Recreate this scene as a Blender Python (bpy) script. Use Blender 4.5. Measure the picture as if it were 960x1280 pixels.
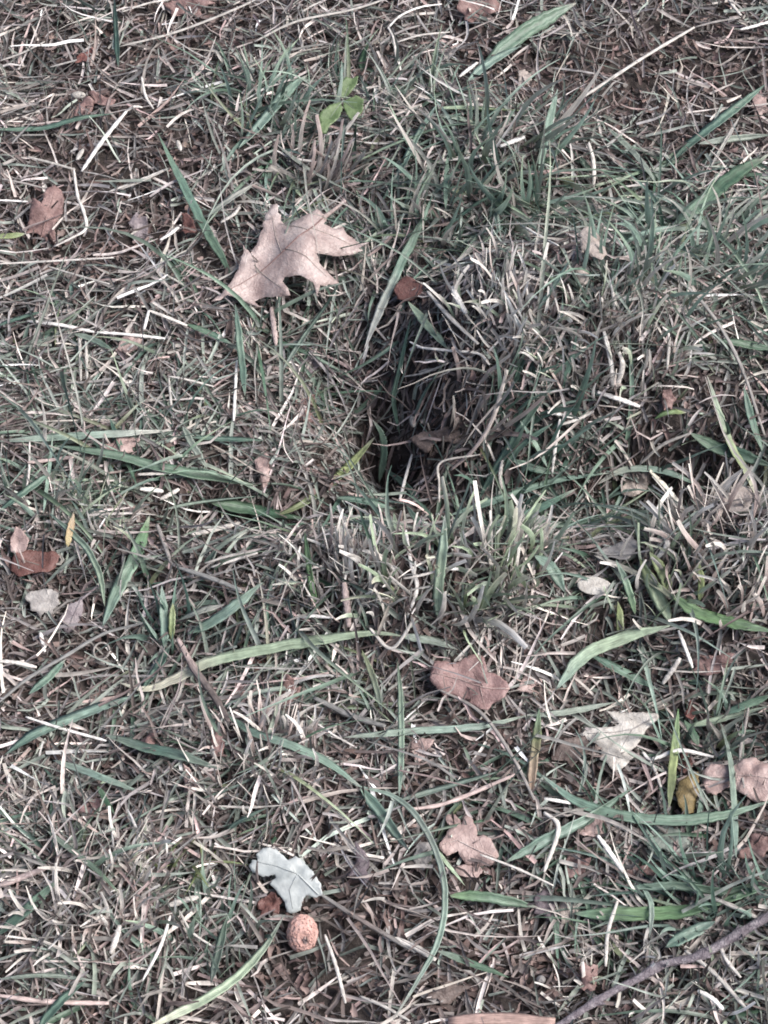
import bpy, bmesh, math, random
import numpy as np
from mathutils import Vector, Matrix, geometry

for _o in list(bpy.data.objects):
    bpy.data.objects.remove(_o)
SC = bpy.context.scene
COL = SC.collection
random.seed(11)
RNG = np.random.default_rng(11)
PI = math.pi

# ------------------------------------------------------------------ camera
HFOV = math.radians(21.8)
PITCH = math.radians(55.0)
DIST = 1.0
TAN = math.tan(HFOV / 2)
CAM_LOC = Vector((0.0, -DIST * math.cos(PITCH), DIST * math.sin(PITCH)))
cam_data = bpy.data.cameras.new('camera')
cam_data.sensor_fit = 'HORIZONTAL'
cam_data.sensor_width = 36.0
cam_data.lens = 18.0 / TAN
cam_data.clip_start = 0.02
cam_data.clip_end = 400.0
cam = bpy.data.objects.new('camera', cam_data)
COL.objects.link(cam)
cam.location = CAM_LOC
cam.rotation_euler = (math.radians(90) - PITCH, 0, 0)
SC.camera = cam
F = Vector((0, math.cos(PITCH), -math.sin(PITCH)))
U = Vector((0, math.sin(PITCH), math.cos(PITCH)))

# ------------------------------------------------------------------ light: soft overcast day
SUN_EL = math.radians(51)
SUN_AZ = math.radians(100)          # clockwise from +Y
world = bpy.data.worlds.new('World')
SC.world = world
world.use_nodes = True
nt = world.node_tree
bg = nt.nodes['Background']
sky = nt.nodes.new('ShaderNodeTexSky')
sky.sky_type = 'NISHITA'
sky.sun_disc = False
sky.sun_elevation = SUN_EL
sky.sun_rotation = SUN_AZ
sky.air_density = 1.0
sky.dust_density = 5.0
sky.ozone_density = 1.0
nt.links.new(sky.outputs[0], bg.inputs[0])
bg.inputs[1].default_value = 0.085
sd = bpy.data.lights.new('sun', 'SUN')
sd.energy = 2.3
sd.angle = math.radians(36)
sd.color = (1.0, 0.995, 0.99)
sun = bpy.data.objects.new('sun', sd)
COL.objects.link(sun)
sv = Vector((math.sin(SUN_AZ) * math.cos(SUN_EL), math.cos(SUN_AZ) * math.cos(SUN_EL), math.sin(SUN_EL)))
sun.rotation_euler = sv.to_track_quat('Z', 'Y').to_euler()
SC.view_settings.view_transform = 'Standard'
SC.view_settings.look = 'None'
SC.view_settings.exposure = 1.12
SC.view_settings.gamma = 1.0
SC.cycles.filter_width = 1.8
SC.cycles.max_bounces = 5
SC.cycles.diffuse_bounces = 2

# ------------------------------------------------------------------ terrain
_tab = np.random.default_rng(5).random((64, 64))


def vnoise(x, y, sc, ox=0.0, oy=0.0):
    """smooth value noise in -1..1, wavelength sc metres"""
    u = np.asarray(x, float) / sc + 1000.3 + ox
    v = np.asarray(y, float) / sc + 1000.7 + oy
    i = np.floor(u).astype(int)
    j = np.floor(v).astype(int)
    fu = u - i
    fv = v - j
    fu = fu * fu * (3 - 2 * fu)
    fv = fv * fv * (3 - 2 * fv)
    a = _tab[i % 64, j % 64]
    b = _tab[(i + 1) % 64, j % 64]
    c = _tab[i % 64, (j + 1) % 64]
    d = _tab[(i + 1) % 64, (j + 1) % 64]
    return ((a * (1 - fu) + b * fu) * (1 - fv) + (c * (1 - fu) + d * fu) * fv) * 2 - 1


def ray(px, py):
    return (F + Vector((1, 0, 0)) * ((px - 480) / 480 * TAN) + U * ((640 - py) / 480 * TAN))


def P0(px, py, z=0.0):
    d = ray(px, py)
    t = (z - CAM_LOC.z) / d.z
    return CAM_LOC + d * t


# photo spot, spread across, spread in depth, height (mm)
BUMPS = [
    (484, 516, 17, 20, -52), (428, 470, 36, 38, -26), (395, 490, 36, 36, -17), (466, 452, 16, 20, -9), (330, 628, 60, 14, -24), (600, 628, 70, 15, -28),
    (765, 590, 44, 18, -37), (885, 600, 32, 18, -28), (655, 400, 50, 34, 29), (770, 420, 50, 28, 24),
    (530, 738, 62, 26, 26), (925, 685, 32, 32, 26), (390, 860, 45, 20, -11), (870, 905, 40, 20, -20),
    (190, 850, 30, 20, -14), (760, 835, 30, 18, -15), (330, 970, 45, 26, 14), (140, 1120, 45, 33, 14),
    (740, 270, 34, 16, -16), (640, 215, 34, 25, 14), (580, 330, 40, 16, -15), (20, 100, 20, 20, -10),
    (270, 1190, 25, 30, -9), (700, 1180, 40, 15, -10), (560, 565, 26, 16, -20), (90, 640, 40, 25, 8),
    (880, 310, 40, 28, 12), (60, 760, 30, 18, -8),
]
BUMPS = [(P0(a, b), sx / 1000, sy / 1000, h / 1000) for a, b, sx, sy, h in BUMPS]


def H(x, y):
    x = np.asarray(x, float)
    y = np.asarray(y, float)
    z = 0.0045 * vnoise(x, y, 0.06) + 0.0022 * vnoise(x, y, 0.021, 9, 4) + 0.0011 * vnoise(x, y, 0.008, 3, 17)
    z = z + 0.004 * vnoise(x, y, 0.19, 5, 5)
    for c, sx, sy, h in BUMPS:
        z = z + h * np.exp(-0.5 * (((x - c.x) / sx) ** 2 + ((y - c.y) / sy) ** 2))
    return z


def Hs(x, y):
    return float(H(x, y))


def P(px, py, h=0.0):
    """point h metres over the terrain seen at that spot of the photograph"""
    d = ray(px, py)
    t0 = (0.09 - CAM_LOC.z) / d.z
    t1 = (-0.12 - CAM_LOC.z) / d.z
    n = 90
    ts = np.linspace(t0, t1, n)
    X = CAM_LOC.x + d.x * ts
    Y = CAM_LOC.y + d.y * ts
    Z = CAM_LOC.z + d.z * ts
    D = Z - (H(X, Y) + h)
    k = int(np.argmax(D <= 0))
    if D[k] > 0:
        k = n - 1
    if k == 0:
        t = ts[0]
    else:
        a, b = D[k - 1], D[k]
        t = ts[k - 1] + (ts[k] - ts[k - 1]) * a / (a - b)
    return CAM_LOC + d * float(t)


# ------------------------------------------------------------------ materials
def new_mat(name):
    m = bpy.data.materials.new(name)
    m.use_nodes = True
    for n in list(m.node_tree.nodes):
        m.node_tree.nodes.remove(n)
    return m, m.node_tree


def nd(t, kind, **kw):
    n = t.nodes.new(kind)
    for k, v in kw.items():
        setattr(n, k, v)
    return n


def fibre_mat(name, translucent=0.22, rough=0.5, spec=0.35, mottle=(0.72, 1.2), scale=260, streak=True):
    m, t = new_mat(name)
    out = nd(t, 'ShaderNodeOutputMaterial')
    at = nd(t, 'ShaderNodeAttribute', attribute_name='Col')
    geo = nd(t, 'ShaderNodeTexCoord')
    no = nd(t, 'ShaderNodeTexNoise')
    no.inputs['Scale'].default_value = scale
    no.inputs['Detail'].default_value = 4
    t.links.new(geo.outputs['Object'], no.inputs['Vector'])
    mr = nd(t, 'ShaderNodeMapRange')
    mr.inputs[1].default_value = 0.3
    mr.inputs[2].default_value = 0.7
    mr.inputs[3].default_value = mottle[0]
    mr.inputs[4].default_value = mottle[1]
    t.links.new(no.outputs['Fac'], mr.inputs[0])
    val = mr.outputs[0]
    bump_h = no.outputs['Fac']
    if streak:
        uv = nd(t, 'ShaderNodeUVMap', uv_map='UVMap')
        mp = nd(t, 'ShaderNodeMapping')
        mp.inputs['Scale'].default_value = (9, 1.6, 1)
        t.links.new(uv.outputs[0], mp.inputs[0])
        n2 = nd(t, 'ShaderNodeTexNoise')
        n2.inputs['Scale'].default_value = 1.6
        n2.inputs['Detail'].default_value = 3
        t.links.new(mp.outputs[0], n2.inputs['Vector'])
        m2 = nd(t, 'ShaderNodeMapRange')
        m2.inputs[1].default_value = 0.3
        m2.inputs[2].default_value = 0.7
        m2.inputs[3].default_value = 0.66
        m2.inputs[4].default_value = 1.34
        t.links.new(n2.outputs['Fac'], m2.inputs[0])
        mu = nd(t, 'ShaderNodeMath', operation='MULTIPLY')
        t.links.new(val, mu.inputs[0])
        t.links.new(m2.outputs[0], mu.inputs[1])
        val = mu.outputs[0]
        bump_h = n2.outputs['Fac']
    vm = nd(t, 'ShaderNodeVectorMath', operation='SCALE')
    t.links.new(at.outputs['Color'], vm.inputs[0])
    t.links.new(val, vm.inputs['Scale'])
    bs = nd(t, 'ShaderNodeBsdfPrincipled')
    bs.inputs['Roughness'].default_value = rough
    bs.inputs['Specular IOR Level'].default_value = spec
    t.links.new(vm.outputs[0], bs.inputs['Base Color'])
    bp = nd(t, 'ShaderNodeBump')
    bp.inputs['Strength'].default_value = 0.35
    bp.inputs['Distance'].default_value = 0.0006
    t.links.new(bump_h, bp.inputs['Height'])
    t.links.new(bp.outputs[0], bs.inputs['Normal'])
    tr = nd(t, 'ShaderNodeBsdfTranslucent')
    t.links.new(vm.outputs[0], tr.inputs['Color'])
    mx = nd(t, 'ShaderNodeMixShader')
    mx.inputs[0].default_value = translucent
    t.links.new(bs.outputs[0], mx.inputs[1])
    t.links.new(tr.outputs[0], mx.inputs[2])
    t.links.new(mx.outputs[0], out.inputs[0])
    return m


M_BLADE = fibre_mat('living_grass', 0.25, 0.42, 0.45)
M_STRAW = fibre_mat('dry_straw', 0.12, 0.6, 0.3)
M_THATCH = fibre_mat('thatch', 0.12, 0.62, 0.3, (0.62, 1.3), 220, streak=False)
M_BLADE_FINE = fibre_mat('fine_blades', 0.25, 0.45, 0.4, (0.7, 1.25), 220, streak=False)


def leaf_mat(name, c1, c2, c3, rough=0.55, spec=0.4, scale=150, vein_sc=420, bump=0.5):
    """dead leaf: blotches of three tones, fine net of veins as relief"""
    m, t = new_mat(name)
    out = nd(t, 'ShaderNodeOutputMaterial')
    co = nd(t, 'ShaderNodeTexCoord')
    no = nd(t, 'ShaderNodeTexNoise')
    no.inputs['Scale'].default_value = scale
    no.inputs['Detail'].default_value = 6
    no.inputs['Roughness'].default_value = 0.65
    t.links.new(co.outputs['Object'], no.inputs['Vector'])
    cr = nd(t, 'ShaderNodeValToRGB')
    e = cr.color_ramp.elements
    e[0].position = 0.33
    e[0].color = (*c1, 1)
    e[1].position = 0.52
    e[1].color = (*c2, 1)
    e2 = cr.color_ramp.elements.new(0.70)
    e2.color = (*c3, 1)
    t.links.new(no.outputs['Fac'], cr.inputs[0])
    vo = nd(t, 'ShaderNodeTexVoronoi', feature='DISTANCE_TO_EDGE')
    vo.inputs['Scale'].default_value = vein_sc
    t.links.new(co.outputs['Object'], vo.inputs['Vector'])
    n3 = nd(t, 'ShaderNodeTexNoise')
    n3.inputs['Scale'].default_value = scale * 5
    n3.inputs['Detail'].default_value = 4
    t.links.new(co.outputs['Object'], n3.inputs['Vector'])
    mr = nd(t, 'ShaderNodeMapRange')
    mr.inputs[1].default_value = 0.0
    mr.inputs[2].default_value = 0.12
    mr.inputs[3].default_value = 1.0
    mr.inputs[4].default_value = 0.0
    t.links.new(vo.outputs['Distance'], mr.inputs[0])
    ad = nd(t, 'ShaderNodeMath', operation='MULTIPLY_ADD')
    t.links.new(mr.outputs[0], ad.inputs[0])
    ad.inputs[1].default_value = 0.35
    t.links.new(n3.outputs['Fac'], ad.inputs[2])
    bp = nd(t, 'ShaderNodeBump')
    bp.inputs['Strength'].default_value = bump
    bp.inputs['Distance'].default_value = 0.0008
    t.links.new(ad.outputs[0], bp.inputs['Height'])
    m2 = nd(t, 'ShaderNodeMapRange')
    m2.inputs[1].default_value = 0.35
    m2.inputs[2].default_value = 0.65
    m2.inputs[3].default_value = 0.9
    m2.inputs[4].default_value = 1.08
    t.links.new(n3.outputs['Fac'], m2.inputs[0])
    vm = nd(t, 'ShaderNodeVectorMath', operation='SCALE')
    t.links.new(cr.outputs[0], vm.inputs[0])
    t.links.new(m2.outputs[0], vm.inputs['Scale'])
    bs = nd(t, 'ShaderNodeBsdfPrincipled')
    bs.inputs['Roughness'].default_value = rough
    bs.inputs['Specular IOR Level'].default_value = spec
    t.links.new(vm.outputs[0], bs.inputs['Base Color'])
    t.links.new(bp.outputs[0], bs.inputs['Normal'])
    tr = nd(t, 'ShaderNodeBsdfTranslucent')
    t.links.new(vm.outputs[0], tr.inputs['Color'])
    mx = nd(t, 'ShaderNodeMixShader')
    mx.inputs[0].default_value = 0.12
    t.links.new(bs.outputs[0], mx.inputs[1])
    t.links.new(tr.outputs[0], mx.inputs[2])
    t.links.new(mx.outputs[0], out.inputs[0])
    return m


LM = {
    'oak': leaf_mat('beige_oak_leaf', (0.27, 0.20, 0.188), (0.37, 0.292, 0.275), (0.48, 0.41, 0.39), 0.42, 0.5, 90),
    'pink': leaf_mat('pink_brown_leaf', (0.19, 0.118, 0.113), (0.255, 0.162, 0.155), (0.32, 0.225, 0.215)),
    'rose': leaf_mat('rosy_tan_leaf', (0.26, 0.182, 0.168), (0.345, 0.25, 0.232), (0.43, 0.335, 0.315), 0.48, 0.45, 90),
    'red': leaf_mat('red_brown_leaf', (0.085, 0.04, 0.035), (0.13, 0.06, 0.052), (0.19, 0.105, 0.095)),
    'brick': leaf_mat('brick_brown_leaf', (0.15, 0.09, 0.084), (0.22, 0.138, 0.128), (0.31, 0.21, 0.195)),
    'white': leaf_mat('white_leaf', (0.29, 0.315, 0.315), (0.36, 0.385, 0.385), (0.42, 0.44, 0.435), 0.42, 0.5, 70, 300, 0.15),
    'bone': leaf_mat('bone_leaf', (0.30, 0.275, 0.25), (0.44, 0.415, 0.385), (0.56, 0.53, 0.50), bump=0.5),
    'grey': leaf_mat('grey_leaf', (0.20, 0.185, 0.178), (0.30, 0.28, 0.27), (0.39, 0.37, 0.355)),
    'mauve': leaf_mat('mauve_leaf', (0.16, 0.13, 0.14), (0.235, 0.20, 0.21), (0.31, 0.275, 0.28)),
    'plum': leaf_mat('plum_leaf', (0.06, 0.047, 0.056), (0.10, 0.08, 0.092), (0.16, 0.13, 0.145)),
    'brown': leaf_mat('dark_brown_leaf', (0.075, 0.055, 0.05), (0.125, 0.095, 0.086), (0.19, 0.15, 0.136)),
    'tan': leaf_mat('tan_leaf', (0.27, 0.225, 0.20), (0.37, 0.315, 0.285), (0.47, 0.415, 0.38)),
    'sage': leaf_mat('sage_leaf', (0.15, 0.18, 0.155), (0.22, 0.25, 0.22), (0.28, 0.31, 0.275)),
    'yellow': leaf_mat('yellow_leaf', (0.12, 0.085, 0.035), (0.21, 0.155, 0.07), (0.29, 0.225, 0.12)),
    'clover': leaf_mat('clover_leaf', (0.07, 0.11, 0.045), (0.105, 0.155, 0.068), (0.15, 0.20, 0.10), 0.45, 0.4, 120, 700, 0.3),
    'scarlet': leaf_mat('scarlet_leaf', (0.15, 0.06, 0.053), (0.21, 0.085, 0.072), (0.28, 0.15, 0.133)),
    'cup': leaf_mat('acorn_cup_skin', (0.40, 0.235, 0.20), (0.52, 0.325, 0.285), (0.61, 0.43, 0.385), 0.6, 0.3, 300, 900, 0.35),
    'bark': leaf_mat('twig_bark', (0.105, 0.085, 0.10), (0.19, 0.165, 0.185), (0.33, 0.30, 0.315), 0.6, 0.35, 260, 500, 0.9),
}


def soil_mat():
    m, t = new_mat('soil')
    out = nd(t, 'ShaderNodeOutputMaterial')
    co = nd(t, 'ShaderNodeTexCoord')
    no = nd(t, 'ShaderNodeTexNoise')
    no.inputs['Scale'].default_value = 120
    no.inputs['Detail'].default_value = 8
    no.inputs['Roughness'].default_value = 0.7
    t.links.new(co.outputs['Object'], no.inputs['Vector'])
    cr = nd(t, 'ShaderNodeValToRGB')
    e = cr.color_ramp.elements
    e[0].position = 0.3
    e[0].color = (0.016, 0.0125, 0.0115, 1)
    e[1].position = 0.72
    e[1].color = (0.10, 0.083, 0.077, 1)
    t.links.new(no.outputs['Fac'], cr.inputs[0])
    bs = nd(t, 'ShaderNodeBsdfPrincipled')
    bs.inputs['Roughness'].default_value = 0.85
    bs.inputs['Specular IOR Level'].default_value = 0.2
    t.links.new(cr.outputs[0], bs.inputs['Base Color'])
    bp = nd(t, 'ShaderNodeBump')
    bp.inputs['Strength'].default_value = 0.9
    bp.inputs['Distance'].default_value = 0.003
    t.links.new(no.outputs['Fac'], bp.inputs['Height'])
    t.links.new(bp.outputs[0], bs.inputs['Normal'])
    t.links.new(bs.outputs[0], out.inputs[0])
    return m


M_SOIL = soil_mat()


# ------------------------------------------------------------------ mesh helpers
def mesh_np(name, co, quads, mat, col=None, uv=None, smooth=True, tris=None):
    me = bpy.data.meshes.new(name)
    co = np.ascontiguousarray(co, np.float32).reshape(-1, 3)
    parts = []
    starts = []
    n0 = 0
    if quads is not None and len(quads):
        q = np.ascontiguousarray(quads, np.int32).reshape(-1, 4)
        parts.append(q.ravel())
        starts.append(np.arange(len(q), dtype=np.int32) * 4)
        n0 = q.size
    if tris is not None and len(tris):
        tr = np.ascontiguousarray(tris, np.int32).reshape(-1, 3)
        parts.append(tr.ravel())
        starts.append(n0 + np.arange(len(tr), dtype=np.int32) * 3)
    loops = np.concatenate(parts)
    st = np.concatenate(starts)
    me.vertices.add(len(co))
    me.vertices.foreach_set('co', co.ravel())
    me.loops.add(len(loops))
    me.loops.foreach_set('vertex_index', loops)
    me.polygons.add(len(st))
    me.polygons.foreach_set('loop_start', st)
    if smooth:
        me.polygons.foreach_set('use_smooth', np.ones(len(st), bool))
    me.update(calc_edges=True)
    if col is not None:
        a = me.color_attributes.new('Col', 'FLOAT_COLOR', 'POINT')
        c4 = np.ones((len(co), 4), np.float32)
        c4[:, :3] = col
        a.data.foreach_set('color', c4.ravel())
    if uv is not None:
        u = me.uv_layers.new(name='UVMap')
        u.data.foreach_set('uv', np.ascontiguousarray(uv[loops], np.float32).ravel())
    me.materials.append(mat)
    return me


def link(name, me, parent=None, loc=None):
    o = bpy.data.objects.new(name, me)
    COL.objects.link(o)
    if loc is not None:
        o.location = loc
    if parent is not None:
        o.parent = parent
    return o


def tag(o, label=None, cat=None, group=None, kind=None):
    if label:
        o['label'] = label
    if cat:
        o['category'] = cat
    if group:
        o['group'] = group
    if kind:
        o['kind'] = kind
    return o


def empty(name, loc):
    o = bpy.data.objects.new(name, None)
    COL.objects.link(o)
    o.empty_display_size = 0.01
    o.location = loc
    return o


def catmull(pts, n):
    """n+1 points along a Catmull-Rom curve through pts"""
    pts = [Vector(p) for p in pts]
    if len(pts) == 2:
        pts = [pts[0], pts[0].lerp(pts[1], 0.5), pts[1]]
    L = [0.0]
    for a, b in zip(pts, pts[1:]):
        L.append(L[-1] + (b - a).length)
    ext = [pts[0] * 2 - pts[1]] + pts + [pts[-1] * 2 - pts[-2]]
    res = []
    for k in range(n + 1):
        s = L[-1] * k / n
        i = 0
        while i < len(pts) - 2 and s > L[i + 1]:
            i += 1
        t = (s - L[i]) / max(1e-9, L[i + 1] - L[i])
        p0, p1, p2, p3 = ext[i:i + 4]
        res.append(0.5 * ((2 * p1) + (p2 - p0) * t + (2 * p0 - 5 * p1 + 4 * p2 - p3) * t * t + (3 * p1 - p0 - 3 * p2 + p3) * t ** 3))
    return res


def frames(pts, roll=0.0, twist=0.0, up=Vector((0, 0, 1))):
    n = len(pts)
    out = []
    for k in range(n):
        T = (pts[min(k + 1, n - 1)] - pts[max(k - 1, 0)]).normalized()
        S = T.cross(up)
        if S.length < 1e-4:
            S = T.cross(Vector((0, 1, 0)))
        S.normalize()
        N = S.cross(T).normalized()
        a = roll + twist * k / (n - 1)
        out.append((T, S * math.cos(a) + N * math.sin(a), N * math.cos(a) - S * math.sin(a)))
    return out


def ribbon(name, pts, wid, cols, mat, fold=0.22, thick=0.07, roll=0.0, twist=0.0, wob=0.0):
    """grass blade: lens-like section with a sunken midrib, closed underneath. wid, cols: one per point"""
    fr = frames(pts, roll, twist)
    co, cc, uv = [], [], []
    n = len(pts)
    for k, (p, (T, S, N)) in enumerate(zip(pts, fr)):
        w = wid[k] / 2
        q = p + S * (random.uniform(-1, 1) * wob * w)
        sec = [q - S * w + N * (fold * w), q - S * (w * 0.45) + N * (fold * 0.15 * w + thick * w), q - N * (fold * 0.25 * w) + N * (thick * w * 0.5),
               q + S * (w * 0.45) + N * (fold * 0.15 * w + thick * w), q + S * w + N * (fold * w), q - N * (fold * 0.25 * w + thick * w * 2)]
        co += sec
        edge = tuple(min(1, c * 1.12 + 0.012) for c in cols[k])
        mid = tuple(c * 0.9 for c in cols[k])
        cc += [edge, cols[k], mid, cols[k], edge, mid]
        for u in (0, .25, .5, .75, 1, .5):
            uv.append((u + (hash(name) % 7), k / (n - 1) * 3))
    q = []
    for k in range(n - 1):
        for j in range(6):
            a = k * 6 + j
            b = k * 6 + (j + 1) % 6
            q.append((a, a + 6, b + 6, b))
    e = (n - 1) * 6
    q += [(0, 1, 2, 5), (2, 3, 4, 5), (e + 1, e, e + 5, e + 2), (e + 3, e + 2, e + 5, e + 4)]
    return mesh_np(name, np.array([tuple(v) for v in co]), q, mat, np.array(cc), np.array(uv))


def tube(name, pts, rad, cols, mat, seg=6, flat=0.7, wob=0.0):
    fr = frames(pts)
    co, cc, uv = [], [], []
    n = len(pts)
    for k, (p, (T, S, N)) in enumerate(zip(pts, fr)):
        r = rad[k] * (1 + random.uniform(-wob, wob))
        for j in range(seg):
            a = 2 * PI * j / seg
            co.append(tuple(p + S * (math.cos(a) * r) + N * (math.sin(a) * r * flat)))
            c = cols[k] if cols else (0.3, 0.3, 0.3)
            f = 1 + random.uniform(-0.09, 0.09)
            cc.append(tuple(x * f for x in c))
            uv.append((j / seg, k / (n - 1) * 4))
    q = []
    for k in range(n - 1):
        for j in range(seg):
            a = k * seg + j
            b = k * seg + (j + 1) % seg
            q.append((a, a + seg, b + seg, b))
    tr = []
    for base, fl in ((0, 1), ((n - 1) * seg, 0)):
        for j in range(1, seg - 1):
            t3 = (base, base + j, base + j + 1)
            tr.append(t3 if fl else t3[::-1])
    return mesh_np(name, np.array(co), q, mat, np.array(cc), np.array(uv), tris=tr)


# ------------------------------------------------------------------ ground sheet, out to the horizon
def build_ground():
    def axis(a, b):
        near = np.arange(a, b + 1e-9, 0.0035)
        step, v, up = 0.006, b, []
        while v < 90:
            v += step
            step *= 1.22
            up.append(v)
        step, v, dn = 0.006, a, []
        while v > -90:
            v -= step
            step *= 1.22
            dn.append(v)
        return np.concatenate([dn[::-1], near, up])
    xs = axis(-0.36, 0.36)
    ys = axis(-0.38, 0.5)
    X, Y = np.meshgrid(xs, ys)
    Z = H(X, Y)
    far = np.clip((np.hypot(X, Y) - 3) / 10, 0, 1)
    Z = Z + far * 0.15 * vnoise(X, Y, 9.0)
    nx, ny = len(xs), len(ys)
    idx = np.arange(nx * ny).reshape(ny, nx)
    q = np.stack([idx[:-1, :-1], idx[:-1, 1:], idx[1:, 1:], idx[1:, :-1]], -1)
    me = mesh_np('ground', np.stack([X, Y, Z], -1), q, M_SOIL)
    tag(link('ground', me), 'dark crumbly soil under the mown grass and straw', 'ground', kind='structure')


build_ground()

# cells that hand-placed things occupy: standing stubble does not grow through them
OCC = {}
CELL = 0.003


def occupy(p, r=0.004):
    k = int(math.ceil(r / CELL))
    ci, cj = int(math.floor(p.x / CELL)), int(math.floor(p.y / CELL))
    for i in range(-k, k + 1):
        for j in range(-k - 1, k + 1):
            key = (ci + i, cj + j)
            OCC[key] = min(OCC.get(key, 9), p.z)


# ------------------------------------------------------------------ loose and rooted blades and stalks, one object each
CO = {
    'teal': (0.12, 0.195, 0.155), 'pteal': (0.215, 0.30, 0.255), 'dteal': (0.07, 0.125, 0.10), 'green': (0.125, 0.195, 0.14),
    'dgreen': (0.052, 0.105, 0.066), 'bright': (0.14, 0.24, 0.115), 'ygreen': (0.26, 0.31, 0.15), 'pgreen': (0.35, 0.43, 0.31),
    'olive': (0.15, 0.17, 0.09), 'ggreen': (0.215, 0.25, 0.22), 'cream': (0.62, 0.59, 0.49), 'orange': (0.42, 0.30, 0.225), 'amber': (0.44, 0.34, 0.16),
    'white': (0.74, 0.71, 0.68), 'pale': (0.555, 0.52, 0.485), 'straw': (0.415, 0.39, 0.362), 'tan': (0.28, 0.258, 0.244),
    'pink': (0.44, 0.35, 0.33), 'grey': (0.21, 0.207, 0.202), 'brown': (0.15, 0.123, 0.116),
}


def mpp(p):
    return (p - CAM_LOC).dot(F) * TAN / 480


def profile(kind, t):
    if kind == 'tip':      # cut base, long taper to the end of the list
        return max(0.06, min(1, 0.62 + 2.2 * t) * (1 - max(0, t - 0.35) / 0.65) ** 0.7)
    if kind == 'both':
        return max(0.08, min(1, t * 4.5) ** 0.7 * min(1, (1 - t) * 3.2) ** 0.75)
    if kind == 'cut':
        return 0.86 + 0.14 * math.sin(PI * t)
    return 1.0


def lerp3(a, b, t):
    return tuple(x + (y - x) * t for x, y in zip(a, b))


def line_item(kind, c, w, rise, pts, label, group=None, shape=None, lift=None):
    """a blade or stalk seen along pts in the photograph; rise = how far (mm) its far end stands up"""
    straw = kind == 'straw'
    if lift is None:
        lift = (13.0 if 'pinkish brown stalk crossing' in label else 7.0 if 'grey brown stalk' in label else 10.5) if rise < 6 else 6.0
    n = len(pts)
    W = []
    for k, (x, y) in enumerate(pts):
        t = k / (n - 1)
        h = lift + rise * t + (2.5 * math.sin(PI * t) if n > 2 else 0)
        W.append(P(x, y, h / 1000))
    # depth along the view is smoothed so that the line bends like a stiff blade, not with every bump
    for _ in range(2):
        ds = [(p - CAM_LOC).length for p in W]
        for k in range(1, n - 1):
            d = 0.5 * ds[k] + 0.25 * (ds[k - 1] + ds[k + 1])
            W[k] = CAM_LOC + (W[k] - CAM_LOC).normalized() * d
    ns = 10 + 5 * n
    C = catmull(W, ns)
    base = W[0].copy()
    cs = c.split('>')
    keys = [CO[x] for x in cs]
    cols, wid = [], []
    s = mpp(W[n // 2])
    shape = shape or ('cut' if straw else 'both')
    f = random.uniform(0.92, 1.08)
    wither = random.choice((0.0, 0.3, 0.9))
    for k in range(ns + 1):
        t = k / ns
        if len(keys) == 1:
            col = keys[0]
        else:
            u = t * (len(keys) - 1)
            i = min(int(u), len(keys) - 2)
            col = lerp3(keys[i], keys[i + 1], u - i)
        if not straw:      # withered tip, paler foot
            col = lerp3(col, CO['straw'], wither * max(0, (t - 0.84) / 0.16) ** 1.5 + 0.3 * max(0, 1 - t / 0.08))
            col = lerp3(col, CO['pgreen'], 0.16 * (0.5 + 0.5 * math.sin(t * 9 + f * 40)))
        cols.append(tuple(x * f for x in col))
        wid.append(w * s * profile(shape, t))
    for p in C[::2]:
        occupy(p, max(0.004, w * s * 0.7))
    name = 'straw_stalk' if straw else 'grass_strand'
    loc = [p - base for p in C]
    if straw:
        me = tube(name, loc, [x * 0.43 * (1 - 0.35 * abs(2 * i / ns - 1) ** 5) for i, x in enumerate(wid)], cols, M_STRAW, 6, 0.42, 0.16)
    else:
        tip = loc[-1] - loc[0]
        me = ribbon(name, loc, wid, cols, M_BLADE, 0.42, 0.05, random.uniform(-0.5, 0.5), random.uniform(-0.9, 0.9), 0.10)
    o = link(name, me, None, base)
    tag(o, label, 'dry straw' if straw else 'grass blade', group)
    return o


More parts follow.
